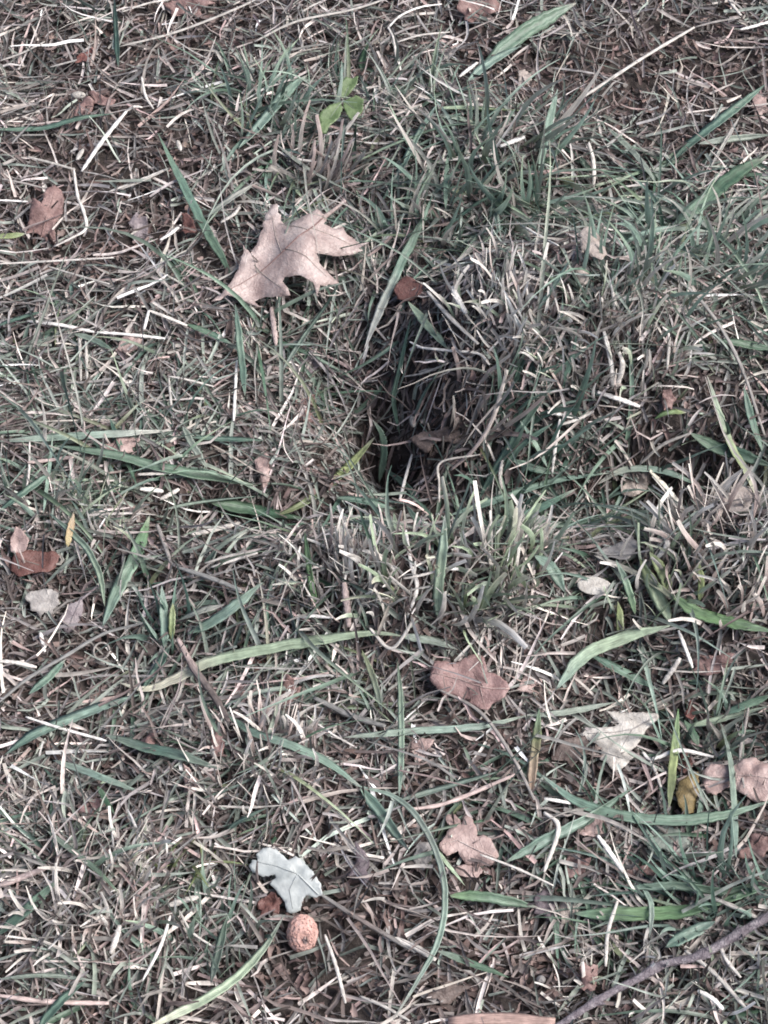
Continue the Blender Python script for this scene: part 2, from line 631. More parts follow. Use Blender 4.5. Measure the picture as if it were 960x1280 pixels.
B, S_ = 'blade', 'straw'
LINES = [
    # ---- upper left
    (B, 'dteal>teal', 8, 4, [(148, 84), (146, 40), (143, -6)], 'dim green blade running off the top edge near the left corner'),
    (B, 'teal>dteal', 10, 0, [(-8, 162), (50, 162), (100, 149), (142, 142)], 'teal blade poking in from the left edge above the reddish crumpled leaf'),
    (B, 'dgreen>teal>teal', 12, 6, [(291, 348), (275, 318), (258, 290), (235, 245), (215, 205), (197, 166)], 'long tapering green blade whose foot meets the left end of the beige oak leaf'),
    (B, 'ygreen', 7, 0, [(-8, 296), (14, 295), (32, 292)], 'short yellow green blade end beside the reddish crumpled leaf'),
    (S_, 'white', 7, 1, [(102, 214), (128, 176), (158, 139)], 'brightest white straight straw, lying aslant above the reddish crumpled leaf'),
    (S_, 'pale', 5, 0, [(158, 139), (168, 133), (178, 134)], 'short bent pale end at the top of the white straw'),
    (S_, 'straw', 5, 0, [(150, 58), (220, 40), (290, 13), (330, -6)], 'long straight pale straw slanting up to the top edge, left of the clover'),
    (S_, 'pale', 4, 0, [(152, 15), (185, 4), (218, -2)], 'pale straw touching the top edge above the long slanting straw'),
    (S_, 'straw', 4, 0, [(62, 84), (96, 75)], 'short straw just left of the small red leaf scrap'),
    (S_, 'straw', 4, 0, [(0, 76), (28, 66), (56, 52)], 'thin straw slanting near the top left corner'),
    (S_, 'pale', 5, 0, [(92, 210), (97, 245), (105, 266), (107, 286), (88, 298), (68, 308)], 'pale elbow shaped stalk hooking round below the white straw'),
    (S_, 'pale', 5, 0, [(135, 240), (172, 226), (212, 210)], 'pale straw lying between the white straw and the long green blade'),
    (S_, 'straw', 4, 0, [(150, 237), (178, 226), (204, 214)], 'thinner straw lying just under and along a pale straw left of the green blade'),
    (S_, 'tan', 4, 0, [(-6, 222), (30, 229), (62, 237)], 'dull tan straw at the left edge above the reddish crumpled leaf'),
    (S_, 'straw', 5, 0, [(34, 196), (66, 204), (94, 212)], 'straw leading into the top of the elbow shaped stalk'),
    (S_, 'white', 4, 0, [(-6, 250), (18, 251), (36, 252)], 'short white straw at the left edge beside the reddish leaf top'),
    (S_, 'pale', 4, 5, [(192, 136), (182, 120), (177, 96)], 'small upright pale splinter right of the bent white straw top'),
    (S_, 'pale', 4, 0, [(-6, 330), (70, 326), (142, 322)], 'long thin straw lying level from the left edge, left of the oak leaf'),
    (S_, 'straw', 4, 0, [(60, 333), (100, 345), (137, 355)], 'thin straw sloping down under the level straw at left'),
    (S_, 'white', 6, 0, [(200, 300), (213, 292), (226, 281)], 'stubby white straw left of the oak leaf tip and long green blade'),
    (S_, 'pale', 6, 0, [(276, 278), (292, 268), (300, 258)], 'stubby pale straw touching the upper left side of the oak leaf'),
    (B, 'ggreen>straw', 9, 2, [(258, 272), (290, 248), (322, 228)], 'grey tan blade slanting up from beside the oak leaf'),
    # ---- upper middle
    (B, 'pteal>teal', 13, 6, [(298, 186), (320, 162), (345, 132), (366, 108), (384, 94)], 'broad pale teal blade standing left of the clover'),
    (B, 'grey>ggreen', 7, 0, [(345, 180), (375, 205), (402, 222), (450, 247)], 'grey stalk crossing below the clover down to the oak leaf stalk'),
    (B, 'dgreen', 8, 3, [(443, 205), (444, 180), (446, 150)], 'dark grey green blade standing right under the clover'),
    (B, 'dgreen>bright', 12, 8, [(452, 90), (455, 72), (462, 52)], 'small dark green blade standing above the clover'),
    (S_, 'pale', 5, 0, [(345, 188), (368, 198), (396, 202)], 'pale splinter lying below the clover above the oak leaf'),
    (S_, 'straw', 5, 0, [(318, 52), (370, 27), (440, 12), (490, -4)], 'long bowed straw arching to the top edge above the clover'),
    (S_, 'pale', 4, 1, [(485, 34), (492, 48), (495, 72)], 'short crooked foot of the forked white stalk by the top edge'),
    (S_, 'white', 4, 1, [(484, 36), (500, 20), (525, 9), (552, 5)], 'white stalk arching right along the top edge right of the clover'),
    (S_, 'pale', 4, 0, [(495, 53), (525, 44), (562, 40)], 'thin pale straw reaching right from the crooked white stalk'),
    (S_, 'white', 6, 0, [(574, 96), (585, 87), (597, 78)], 'stubby white straw beside the pale lower twin of the broad top blade'),
    (B, 'teal>green>teal', 19, 6, [(600, 88), (640, 52), (680, 25), (720, 4)], 'broadest teal blade at the top edge, right of centre'),
    (B, 'pteal', 12, 2, [(584, 102), (612, 80), (652, 57)], 'paler narrower blade lying just under the broadest top blade'),
    (B, 'teal>pteal', 9, 10, [(474, 258), (500, 215), (525, 165), (548, 128)], 'slim teal blade leaning up between clover and arching grass'),
    (B, 'pgreen>ygreen', 11, 0, [(546, 135), (600, 137), (662, 139)], 'yellowish pale green blade lying level at the top of the arching tuft'),
    (B, 'pgreen>teal', 7, 0, [(440, 205), (500, 178), (560, 158), (640, 152)], 'thin pale blade under the level yellowish green one'),
    (B, 'white>teal>teal', 11, 4, [(455, 438), (472, 395), (492, 350), (508, 315), (528, 275), (540, 245)], 'long teal blade with a white foot leaning over the hollow'),
    (B, 'dteal', 8, 0, [(642, 234), (602, 252), (575, 272), (545, 295)], 'dusky blade bowed under the arching tuft toward the oak leaf'),
    (B, 'teal', 6, 4, [(557, 262), (557, 225), (560, 190)], 'short upright teal blade inside the arching tuft'),
    (S_, 'pale', 6, 0, [(560, 200), (588, 197), (616, 192)], 'pale straw lying level across the arching tuft'),
    (S_, 'white', 8, 0, [(625, 183), (640, 177), (656, 171)], 'bright white straw chip in the top of the arching tuft'),
    # ---- upper right
    (B, 'teal>pteal', 10, 16, [(673, 218), (680, 180), (688, 145), (697, 111)], 'straight teal blade standing upright right of the arching tuft'),
    (S_, 'straw>pale', 6, 0, [(726, 123), (770, 94), (812, 67), (868, 34)], 'longest straight straw slanting across the bare soil at upper right'),
    (S_, 'tan', 4, 0, [(868, 34), (895, 27), (926, 22)], 'tan bent end of the longest straw near the top right corner'),
    (S_, 'pale', 6, 0, [(908, -5), (917, 8), (926, 19)], 'pale stub at the top edge over the bent end of the longest straw'),
    (S_, 'white', 6, 0, [(925, 37), (945, 32), (966, 26)], 'white straw at the right edge below the bent end of the longest straw'),
    (B, 'dteal>teal>teal', 14, 7, [(832, 208), (865, 180), (900, 152), (930, 128), (956, 106)], 'broad teal blade leaning to the right edge over bare soil'),
    (B, 'straw', 5, 2, [(888, 210), (905, 180), (925, 145)], 'thin pale stalk leaning along the underside of the broad right teal blade'),
    (B, 'teal>dgreen>dgreen', 18, 3, [(840, 283), (880, 252), (915, 222), (962, 192)], 'broad dark green blade reaching the right edge below the teal one'),
    (B, 'ggreen', 8, 0, [(872, 180), (910, 174), (966, 168)], 'grey green blade level with the right edge under the broad teal one'),
    (B, 'teal>pteal>ggreen', 8, 0, [(772, 312), (800, 294), (840, 286), (892, 290)], 'looping teal blade bending right beside the curled pale flake'),
    (B, 'ggreen', 9, 0, [(760, 160), (790, 190), (808, 212), (824, 236)], 'grey green blade slanting down across the edge of the bare soil'),
    (S_, 'white', 6, 0, [(811, 246), (826, 240), (841, 230)], 'short white straw at the foot of the slanting grey green blade'),
    (S_, 'pale', 5, 0, [(774, 234), (792, 232), (811, 229)], 'pale straw left of the short white one near the bare soil'),
    (S_, 'pale', 6, 4, [(742, 234), (742, 205), (736, 178)], 'upright pale straw standing right of the arching tuft'),
    (S_, 'white', 5, 0, [(646, 277), (668, 291), (698, 307)], 'white splinter pointing at the curled pale flake'),
    (B, 'teal', 7, 0, [(662, 236), (700, 233), (745, 231)], 'level dusky teal blade over the dark spot above the curled flake'),
    (B, 'straw>ggreen', 6, 0, [(920, 302), (944, 275), (966, 254)], 'straw coloured blade slanting to the right edge below the dark green one'),
    # ---- left middle
    (B, 'dteal>green>dgreen', 14, 0, [(70, 557), (140, 570), (200, 585), (262, 597), (322, 607)], 'long dark green blade lying level left of the hollow'),
    (B, 'ggreen>pteal>straw', 10, 0, [(-6, 552), (60, 548), (140, 543), (216, 538)], 'pale grey green blade lying from the left edge above the long dark one'),
    (B, 'dteal', 10, 0, [(238, 547), (280, 550), (330, 551)], 'short dark teal blade continuing right of the pale grey green one'),
    (B, 'dteal>dgreen', 7, 2, [(137, 522), (152, 562), (173, 612)], 'thin dark blade crossing over the long dark green blade'),
    (B, 'ggreen', 9, 0, [(228, 532), (243, 560), (259, 586)], 'short grey green blade touching the long dark green one from above'),
    (B, 'dteal>teal', 9, 5, [(306, 495), (301, 440), (294, 380)], 'upright dark teal blade below the left end of the oak leaf'),
    (S_, 'white', 5, 0, [(296, 450), (294, 488), (292, 526)], 'white straw hanging along the upright dark teal blade'),
    (B, 'dgreen>dteal', 10, 0, [(232, 405), (262, 418), (292, 431)], 'dark green blade lying at the end of a bent white straw'),
    (S_, 'white', 5, 0, [(180, 412), (186, 388)], 'tiny upright white straw at the bend of the dark tipped straw'),
    (S_, 'pale', 6, 0, [(186, 388), (210, 397), (234, 407)], 'pale straw sloping into the dark green blade left of the oak leaf tip'),
    (B, 'teal', 10, 2, [(-4, 408), (28, 398), (56, 389)], 'teal blade at the left edge over the long white straw'),
    (S_, 'white', 7, 0, [(34, 401), (75, 406), (118, 415)], 'left piece of the long white straw under the left edge teal blade'),
    (S_, 'white', 6, 0, [(119, 415), (160, 418), (206, 423)], 'right piece of the long white straw, ending at the pinkish leaf scrap'),
    (B, 'ggreen>dteal', 8, 0, [(92, 417), (116, 425), (142, 438)], 'grey green blade splitting down from the long white straw'),
    (S_, 'pink', 7, 0, [(34, 578), (62, 575), (92, 571)], 'pinkish flat straw lying left under the long dark green blade'),
    (S_, 'pale', 6, 0, [(172, 593), (194, 592), (217, 591)], 'pale straw lying right under the middle of the long dark green blade'),
    (S_, 'white', 9, 0, [(175, 611), (190, 612), (204, 614)], 'broken white chip below the long dark green blade, left of its pair'),
    (S_, 'pale', 8, 0, [(200, 624), (212, 618), (224, 611)], 'broken pale chip below the long dark green blade, right of its pair'),
    (S_, 'pale', 4, 0, [(210, 470), (236, 475), (267, 483)], 'pale straw lying over the bent stems left of the upright teal blade'),
    (S_, 'straw', 4, 0, [(211, 472), (213, 495), (217, 512), (240, 516)], 'bent straw hanging from the pale straw left of the upright teal blade'),
    (S_, 'straw', 5, 1, [(101, 476), (100, 445), (99, 422)], 'left one of two short upright straws under the long white straw'),
    (S_, 'straw', 5, 1, [(109, 479), (108, 450), (107, 424)], 'right one of two short upright straws under the long white straw'),
    (S_, 'pale', 4, 1, [(33, 610), (36, 590), (37, 552)], 'upright straw under the left end of the pale grey green blade'),
    (B, 'pteal', 5, 2, [(54, 642), (60, 595), (66, 545)], 'thin pale teal blade upright across the pale grey green blade'),
    (B, 'teal', 10, 3, [(-4, 642), (36, 612), (64, 590)], 'teal blade rising from the left edge above the red brown leaf'),
    (B, 'ggreen>pteal', 9, 0, [(202, 638), (255, 628), (325, 620)], 'pale grey green blade leading into the dark leaf blade near the hollow'),
    (B, 'dgreen>dgreen>dgreen', 22, 0, [(262, 628), (305, 638), (348, 646), (388, 650)], 'broad shadowy dark green blade lying under the olive curved one'),
    # ---- hollow
    (B, 'olive>ygreen>olive', 13, 0, [(338, 647), (372, 634), (402, 614), (432, 588), (470, 545)], 'olive yellow blade curving up into the dark hollow'),
    (B, 'ggreen>teal', 8, 4, [(350, 468), (380, 422), (410, 380), (430, 342)], 'grey green blade slanting up under the right lobe of the oak leaf'),
    (B, 'pteal>pgreen', 11, 8, [(559, 436), (536, 410), (510, 377)], 'cut pale green blade leaning left over the hollow below the dark brown leaf bit'),
    (B, 'teal', 9, 5, [(474, 603), (480, 568), (478, 545), (466, 525)], 'dark blade standing in the mouth of the hollow'),
    (B, 'dteal>teal', 11, 0, [(420, 622), (455, 628), (492, 636)], 'dark teal blade lying below the mouth of the hollow'),
    (B, 'pteal', 8, 2, [(517, 526), (530, 495), (545, 470), (558, 450)], 'pale blade rising from the small cream bud in the hollow'),
    (B, 'dteal', 6, 2, [(500, 545), (492, 500), (500, 460), (514, 395)], 'thin dark blade bowed along the back of the hollow'),
    (S_, 'pale>white', 6, 2, [(612, 456), (598, 442), (560, 438), (522, 434)], 'bent white stalk sticking left over the hollow from the pale stubble'),
    (S_, 'white', 4, 2, [(536, 437), (524, 433), (512, 427)], 'little forked tip of the bent white stalk over the hollow'),
    (S_, 'straw', 5, 1, [(504, 471), (530, 466), (560, 454)], 'straw jutting over the hollow under the bent white stalk'),
    (S_, 'white', 10, 2, [(583, 392), (573, 375), (565, 358)], 'thick white cut stub standing on the stubble right of the dark brown leaf bit'),
    (S_, 'pale', 7, 2, [(598, 430), (562, 396), (534, 364)], 'long pale straw slanting to the dark brown leaf bit'),
    (S_, 'pink>straw', 7, 2, [(563, 588), (592, 562), (615, 525), (634, 462)], 'long pinkish stalk slanting down from the stubble over the hollow leaf'),
    (S_, 'white', 5, 6, [(499, 627), (506, 600), (515, 568)], 'white straw upright below the cream bud at the lower lip of the hollow'),
    (S_, 'straw', 4, 3, [(549, 628), (549, 604), (551, 578), (600, 568)], 'angular bent straw standing below the long pinkish stalk'),
    (S_, 'pale', 6, 2, [(627, 612), (625, 595), (628, 575)], 'short white stub hanging between the crossing teal blades'),
    (S_, 'pink', 8, 1, [(345, 432), (342, 408), (339, 384)], 'pinkish upright sliver just below the oak leaf'),
    (B, 'teal>dteal', 11, 6, [(596, 628), (628, 574), (652, 535), (692, 478)], 'longest of the crossing teal blades right of the hollow'),
    (B, 'teal', 10, 4, [(628, 592), (652, 558), (690, 530)], 'shorter teal blade under the longest crossing one right of the hollow'),
    (B, 'pteal', 8, 3, [(684, 584), (668, 555), (650, 526)], 'pale teal blade crossing the others backward right of the hollow'),
    (B, 'dteal', 10, 0, [(640, 575), (665, 585), (695, 592)], 'dark teal blade lying at the foot of the crossing teal blades'),
    (B, 'teal>pteal', 11, 0, [(560, 645), (620, 626), (690, 603), (772, 590)], 'long teal blade lying level under the crossing blades'),
    (B, 'dteal', 11, 0, [(596, 670), (655, 645), (722, 610)], 'dark teal blade lying low above the front mound'),
    (B, 'teal', 9, 0, [(616, 645), (660, 652), (715, 655), (780, 640)], 'teal blade bowed level between valley and front mound'),
    (B, 'teal', 8, 7, [(545, 655), (512, 612), (480, 585)], 'teal blade leaning left at the lower lip of the hollow'),
    # ---- right middle
    (B, 'pteal', 8, 4, [(672, 388), (695, 355), (712, 326)], 'pale blade rising to the curled pale flake from the stubble'),
    (S_, 'grey>tan', 6, 1, [(828, 338), (866, 365), (900, 408), (928, 462), (956, 545)], 'long tan stalk bowed down the right side'),
    (B, 'dgreen', 11, 0, [(898, 426), (930, 431), (968, 437)], 'dark green blade poking in from the right edge'),
    (B, 'cream>ygreen>pgreen>ggreen', 10, 2, [(948, 626), (932, 590), (910, 550), (884, 470)], 'long blade paling to a cream foot beside the folded tan leaf'),
    (B, 'dgreen>dteal', 15, 0, [(862, 541), (890, 558), (925, 568), (968, 584)], 'broad dark green blade crossing behind the cream footed one'),
    (B, 'teal', 10, 2, [(953, 565), (940, 528), (930, 484)], 'teal blade standing at the right edge above the cream footed blade'),
    (B, 'straw>pteal>teal', 9, 0, [(745, 606), (780, 588), (830, 590), (884, 612)], 'arched pale teal blade over the dark dip at right'),
    (B, 'bright>ygreen', 11, 0, [(818, 524), (836, 517), (858, 516)], 'short yellow green blade above the dark dip at right'),
    (S_, 'white>cream', 9, 4, [(857, 645), (840, 618), (812, 588)], 'cream tapered straw slanting over the dark dip'),
    (S_, 'white', 8, 6, [(766, 484), (764, 455), (755, 414)], 'left arm of the white V of stubs in the pale stubble'),
    (S_, 'pale', 8, 5, [(770, 486), (778, 458), (774, 440)], 'right arm of the white V of stubs in the pale stubble'),
    (S_, 'white', 9, 0, [(747, 490), (772, 498), (800, 508)], 'thick white cut straw lying below the white V of stubs'),
    (S_, 'white', 6, 0, [(684, 515), (700, 518), (716, 522)], 'small white chip left under the thick white straw'),
    (S_, 'pale', 6, 0, [(700, 531), (722, 524), (742, 514)], 'pale straw crossing the small white chip under the stubble'),
    (S_, 'straw', 6, 0, [(800, 580), (828, 556), (864, 541)], 'dull straw above the arched pale teal blade'),
    (S_, 'white', 5, 3, [(690, 592), (694, 558), (700, 524)], 'thin white upright straw right of the crossing teal blades'),
    (S_, 'pale', 5, 4, [(834, 462), (836, 420), (828, 408)], 'hooked pale straw standing at the right end of the stubble'),
    # ---- left lower
    (B, 'pgreen>pteal', 9, 2, [(131, 758), (126, 722), (112, 690), (92, 668), (58, 638)], 'pale green blade bowed over right of the red brown leaf'),
    (B, 'amber>orange', 9, 4, [(84, 684), (87, 664), (92, 640)], 'amber withered blade standing above the red brown leaf'),
    (B, 'pteal>green>bright', 16, 6, [(128, 784), (150, 732), (166, 702), (176, 675), (187, 644)], 'bright green kinked blade standing left of centre'),
    (B, 'teal>pteal>pteal', 13, 2, [(234, 793), (268, 776), (300, 752), (328, 728)], 'dark teal blade reaching right from the small rooted plant'),
    (B, 'ggreen>straw', 9, 2, [(222, 776), (250, 765), (280, 756)], 'straw tinged blade lying just above the rooted dark teal one'),
    (B, 'teal>pteal', 11, 4, [(206, 812), (205, 775), (202, 732)], 'upright dark teal blade of the small rooted plant'),
    (B, 'ygreen', 9, 4, [(215, 800), (215, 780), (216, 754)], 'yellow green stub beside the upright dark teal blade'),
    (B, 'teal', 13, 0, [(178, 862), (196, 838), (214, 805)], 'teal blade running down from the small rooted plant'),
    (B, 'teal>pteal>pteal', 22, 0, [(6, 944), (50, 918), (110, 893), (175, 868)], 'broadest teal blade at left, folded along its length'),
    (B, 'ggreen>teal>ggreen', 14, 0, [(128, 918), (180, 935), (230, 946), (276, 962)], 'teal blade sloping right from the end of the folded broad one'),
    (B, 'teal', 10, 0, [(36, 868), (60, 848), (82, 824)], 'short teal blade left above the folded broad one'),
    (B, 'cream>cream>pgreen>pgreen>pgreen>pgreen', 15, 1, [(148, 853), (182, 862), (222, 848), (258, 830), (322, 815), (400, 801), (468, 792), (508, 796)], 'very long pale yellow green blade bowed across the middle, cream at its left end'),
    (B, 'ggreen', 11, 0, [(500, 795), (540, 802), (572, 812)], 'grey green blade carrying on right of the very long pale blade'),
    (S_, 'pink>brown>brown', 12, 1, [(222, 798), (244, 838), (266, 868), (286, 902)], 'pinkish brown stalk crossing under the very long pale blade'),
    (B, 'teal>pteal>teal', 14, 0, [(282, 893), (318, 918), (360, 932), (410, 955), (456, 988)], 'dusky teal blade carrying on down right from the pinkish brown stalk'),
    (S_, 'grey', 6, 0, [(-4, 880), (35, 848), (85, 818), (130, 792), (182, 778)], 'long grey stalk bowed above the folded broad teal blade'),
    (S_, 'white', 5, 0, [(32, 896), (75, 910), (133, 926)], 'white straw laid across the folded broad teal blade'),
    (S_, 'pale', 7, 0, [(-6, 826), (20, 828), (46, 834)], 'pale straw at the left edge below the purple grey leaf'),
    (S_, 'white', 6, 0, [(56, 815), (53, 802), (50, 790)], 'small bright white splinter below the grey lobed leaf'),
    (S_, 'pale', 10, 0, [(240, 668), (268, 662), (300, 653)], 'thick pale straw left below the broad shadowy blade'),
    (S_, 'pale', 5, 0, [(264, 709), (292, 700), (322, 691)], 'pale straw lying lower right of the thick pale straw'),
    (S_, 'straw', 5, 0, [(256, 704), (290, 694), (320, 690)], 'thin straw lying along the upper side of a pale straw by the valley'),
    (S_, 'grey', 8, 0, [(222, 709), (262, 722), (302, 738)], 'grey straw running right toward the dark teal rooted blade'),
    (S_, 'tan', 7, 0, [(196, 655), (206, 682), (214, 705)], 'upright tan stalk between bright kinked blade and thick pale straw'),
    # ---- front mound
    (B, 'bright', 9, 10, [(398, 768), (390, 730), (386, 700), (381, 664)], 'single vivid green blade standing on the front mound'),
    (B, 'pteal>pgreen>pteal', 14, 20, [(547, 778), (549, 735), (554, 690), (556, 644)], 'tallest pale green blade upright on the front mound'),
    (B, 'pgreen', 10, 14, [(505, 720), (500, 690), (492, 640)], 'pale green stub left of the tallest front mound blade'),
    (B, 'pteal>teal', 10, 10, [(541, 692), (532, 668), (508, 632)], 'teal blade leaning left into the tallest front mound blade'),
    (B, 'pteal>ggreen', 10, 6, [(478, 700), (476, 672), (462, 655), (432, 652)], 'hooked grey green blade at the back of the front mound'),
    (B, 'pgreen>teal', 12, 12, [(590, 735), (600, 690), (604, 640)], 'pale green blade upright right of the tallest front mound blade'),
    (S_, 'white', 6, 6, [(509, 772), (521, 735), (514, 705), (507, 662)], 'kinked white straw upright on the front mound'),
    (S_, 'white', 6, 0, [(550, 711), (568, 711), (590, 713)], 'white straw lying behind the tallest front mound blade'),
    (S_, 'pale', 5, 0, [(504, 723), (522, 720), (546, 714)], 'pale straw lying between kinked straw and tallest blade'),
    (S_, 'white', 6, 0, [(374, 771), (392, 770), (416, 772)], 'white straw lying under the vivid green blade'),
    (S_, 'pink', 11, 4, [(436, 784), (434, 760), (430, 728)], 'thick pinkish cut stub upright on the front mound'),
    (S_, 'pale', 6, 2, [(462, 785), (490, 810), (520, 770)], 'bent pale stalk lying over the right end of the very long pale blade'),
    (B, 'pteal>pgreen', 8, 4, [(499, 996), (502, 930), (501, 870), (497, 826)], 'slim pale blade upright below the very long pale blade'),
    (B, 'ggreen>pteal>ggreen', 9, 0, [(428, 922), (520, 914), (600, 908), (664, 893)], 'grey teal blade level behind the slim upright one, under the pink leaf'),
    (B, 'ggreen>olive', 8, 0, [(478, 890), (468, 852), (452, 812)], 'dull green blade hanging under the very long pale blade'),
    (S_, 'grey', 10, 0, [(392, 872), (440, 895), (482, 908)], 'thick grey stalk lying left of the slim upright blade'),
    (S_, 'tan', 6, 1, [(545, 860), (600, 890), (640, 945), (668, 1000)], 'tan stalk running down under the pink leaf to the orange footed blade'),
    # ---- right lower
    (B, 'pteal>pgreen>pgreen', 16, 4, [(695, 862), (728, 822), (775, 799), (838, 782)], 'bright pale green broad blade bent below the serrated stub'),
    (B, 'dteal>teal>dteal', 13, 0, [(736, 818), (776, 840), (822, 862)], 'dark teal blade forking down from the bright pale green broad one'),
    (B, 'pteal>dteal', 15, 1, [(668, 694), (690, 712), (706, 740)], 'dark teal bent blade left of the white oval'),
    (B, 'pgreen>ygreen', 17, 9, [(838, 778), (818, 735), (800, 698)], 'thick pale green cut blade right of the white oval'),
    (B, 'ygreen', 14, 9, [(836, 742), (828, 716), (812, 690)], 'pale yellow serrated cut blade leaning beside the thick pale green one'),
    (B, 'bright>bright>dgreen', 16, 1, [(838, 742), (868, 765), (910, 778), (968, 790)], 'vivid green blade running to the right edge below the pinkish stubble'),
    (B, 'olive>ygreen', 10, 8, [(775, 796), (774, 770), (772, 752)], 'yellow green stub below the white oval'),
    (B, 'bright>pteal', 9, 5, [(794, 768), (785, 735), (770, 700)], 'slender green blade behind the white oval'),
    (B, 'straw>olive', 8, 0, [(742, 694), (800, 720), (838, 745), (866, 772)], 'long olive blade laid over the thick pale green cut blade'),
    (B, 'ygreen', 9, 10, [(874, 752), (876, 728), (874, 704)], 'yellow green stub among the pinkish stubble'),
    (B, 'olive>ygreen>bright', 11, 10, [(836, 1010), (840, 960), (844, 925), (848, 886)], 'upright yellow green blade left of the yellow curled leaf'),
    (B, 'dgreen', 11, 3, [(873, 932), (864, 915), (855, 900)], 'dark green blade just under the scarlet scrap'),
    (B, 'pteal>ggreen', 9, 4, [(920, 1072), (917, 1010), (911, 945), (900, 903)], 'grey teal blade hanging in front of the rosy leaf at the right edge'),
    (B, 'orange>orange>olive>green', 13, 6, [(664, 998), (666, 960), (670, 930), (674, 886)], 'green blade with an orange foot below the pink leaf'),
    (B, 'ggreen', 8, 0, [(660, 895), (710, 890), (768, 878)], 'thin grey green blade right of the orange footed blade top'),
    (B, 'pgreen>ggreen', 10, 0, [(860, 908), (900, 900), (966, 882)], 'pale grey blade from the scarlet scrap to the right edge'),
    (B, 'teal>dgreen', 10, 0, [(905, 893), (935, 880), (966, 868)], 'dark teal blade at the right edge over the pale grey one'),
    (S_, 'white', 7, 2, [(803, 940), (815, 949), (850, 938), (892, 946)], 'curved white stalk laid across the upright yellow green blade'),
    (S_, 'pale', 5, 0, [(812, 950), (820, 966), (826, 984)], 'thin pale straw hanging from the curved white stalk'),
    (S_, 'tan', 5, 2, [(936, 882), (932, 905), (925, 945), (930, 985)], 'thin tan stalk dropping to the rosy leaf at the right edge'),
    (S_, 'pale', 8, 1, [(828, 855), (842, 835), (850, 822)], 'pale straw below the bright pale green broad blade'),
    (S_, 'white', 6, 2, [(866, 835), (856, 808), (848, 788)], 'white upright straw right of the bright pale green broad blade'),
    (S_, 'white', 9, 3, [(820, 700), (834, 680), (826, 664)], 'white cut straw above the serrated stub'),
    # ---- bottom left
    (B, 'ggreen>pteal>ggreen', 10, 0, [(66, 950), (120, 970), (182, 994)], 'pale grey green blade sloping under the folded broad teal one'),
    (B, 'dgreen', 8, 0, [(122, 982), (132, 1002), (144, 1020)], 'short dark blade lying across the slope of dry stubble at left'),
    (B, 'ggreen>dgreen', 9, 1, [(58, 1038), (92, 1066), (122, 1090), (152, 1120)], 'dull green blade sloping down over the left pale stubble'),
    (B, 'dteal>teal', 13, 0, [(-4, 1170), (30, 1140), (74, 1098)], 'dark teal blade rising from the left edge near the bottom'),
    (B, 'teal', 14, 2, [(46, 1288), (78, 1252), (107, 1226)], 'teal blade rising from the bottom edge at left'),
    (B, 'teal>pteal', 11, 2, [(280, 1043), (302, 1027), (334, 1010)], 'short teal blade lying above the white leaf'),
    (B, 'ggreen>green', 12, 5, [(264, 1228), (274, 1190), (284, 1146)], 'green blade upright behind the long pale stem at the bottom'),
    (B, 'ggreen', 7, 0, [(-4, 1224), (60, 1220), (124, 1227)], 'grey green blade level near the bottom left corner'),
    (S_, 'pink', 11, 0, [(-4, 1108), (28, 1096), (58, 1085)], 'thick pink sliver at the left edge'),
    (S_, 'pink', 8, 0, [(-4, 1244), (60, 1252), (136, 1254)], 'long pink straw level near the bottom left corner'),
    (B, 'cream>pgreen>pgreen>ggreen', 12, 0, [(178, 1288), (240, 1258), (292, 1226), (330, 1186), (356, 1143)], 'long thick pale stem running from the bottom edge up to the white leaf'),
    (S_, 'white', 5, 2, [(178, 1226), (200, 1184), (213, 1144)], 'thin white stalk upright in the bottom left stubble'),
    (S_, 'pale', 4, 1, [(224, 1138), (240, 1165), (272, 1187)], 'thin pale stalk bowed left of the long pale stem'),
    (S_, 'pale', 10, 1, [(210, 1132), (228, 1126), (248, 1121)], 'thick pale flake of straw left of the white leaf'),
    (S_, 'pale', 9, 3, [(138, 1192), (144, 1176), (150, 1156)], 'pointed pale sheath in the bottom left stubble'),
    # ---- bottom middle
    (B, 'pteal>ggreen>pteal>ggreen', 8, 1, [(440, 980), (500, 1000), (538, 1048), (556, 1110), (550, 1170), (522, 1226), (488, 1280)], 'very long thin blade curving down left of the small pink oak leaf'),
    (B, 'teal>pteal', 14, 0, [(450, 984), (478, 1018), (512, 1064)], 'teal blade under the top of the long curving thin one'),
    (B, 'ggreen>pteal', 12, 0, [(496, 1002), (560, 985), (632, 962)], 'grey teal blade level above the small pink oak leaf'),
    (B, 'pgreen', 6, 1, [(544, 1060), (560, 1082), (581, 1107)], 'pale thin blade touching the left side of the small pink oak leaf'),
    (S_, 'pink', 7, 0, [(510, 1012), (560, 1003), (644, 968)], 'long pink straw right under the grey teal blade'),
    (S_, 'grey>brown>grey', 8, 0, [(398, 1116), (435, 1140), (478, 1166), (520, 1190)], 'thick grey brown stalk running right from the white leaf'),
    (S_, 'pale', 6, 0, [(406, 1168), (420, 1208), (432, 1254)], 'straight pale straw right under the acorn cup'),
    (S_, 'pale', 10, 0, [(480, 1170), (515, 1182), (545, 1200)], 'pale papery sheath right of the thick grey brown stalk'),
    (B, 'ggreen>green>dgreen', 11, 0, [(545, 1188), (590, 1206), (636, 1222)], 'dull green blade half buried right of the papery sheath'),
    (S_, 'pale', 4, 1, [(600, 1068), (645, 1085), (692, 1107)], 'thin pale stalk reaching right out of the small pink oak leaf'),
    (S_, 'straw', 5, 0, [(450, 1245), (480, 1258), (512, 1276)], 'straw lying near the bottom edge by the foot of the curving thin blade'),
    # ---- bottom right
    (B, 'teal>pteal>teal', 15, 1, [(632, 1078), (680, 1050), (738, 1020), (792, 983)], 'long teal blade aslant, crossing right of the small pink oak leaf'),
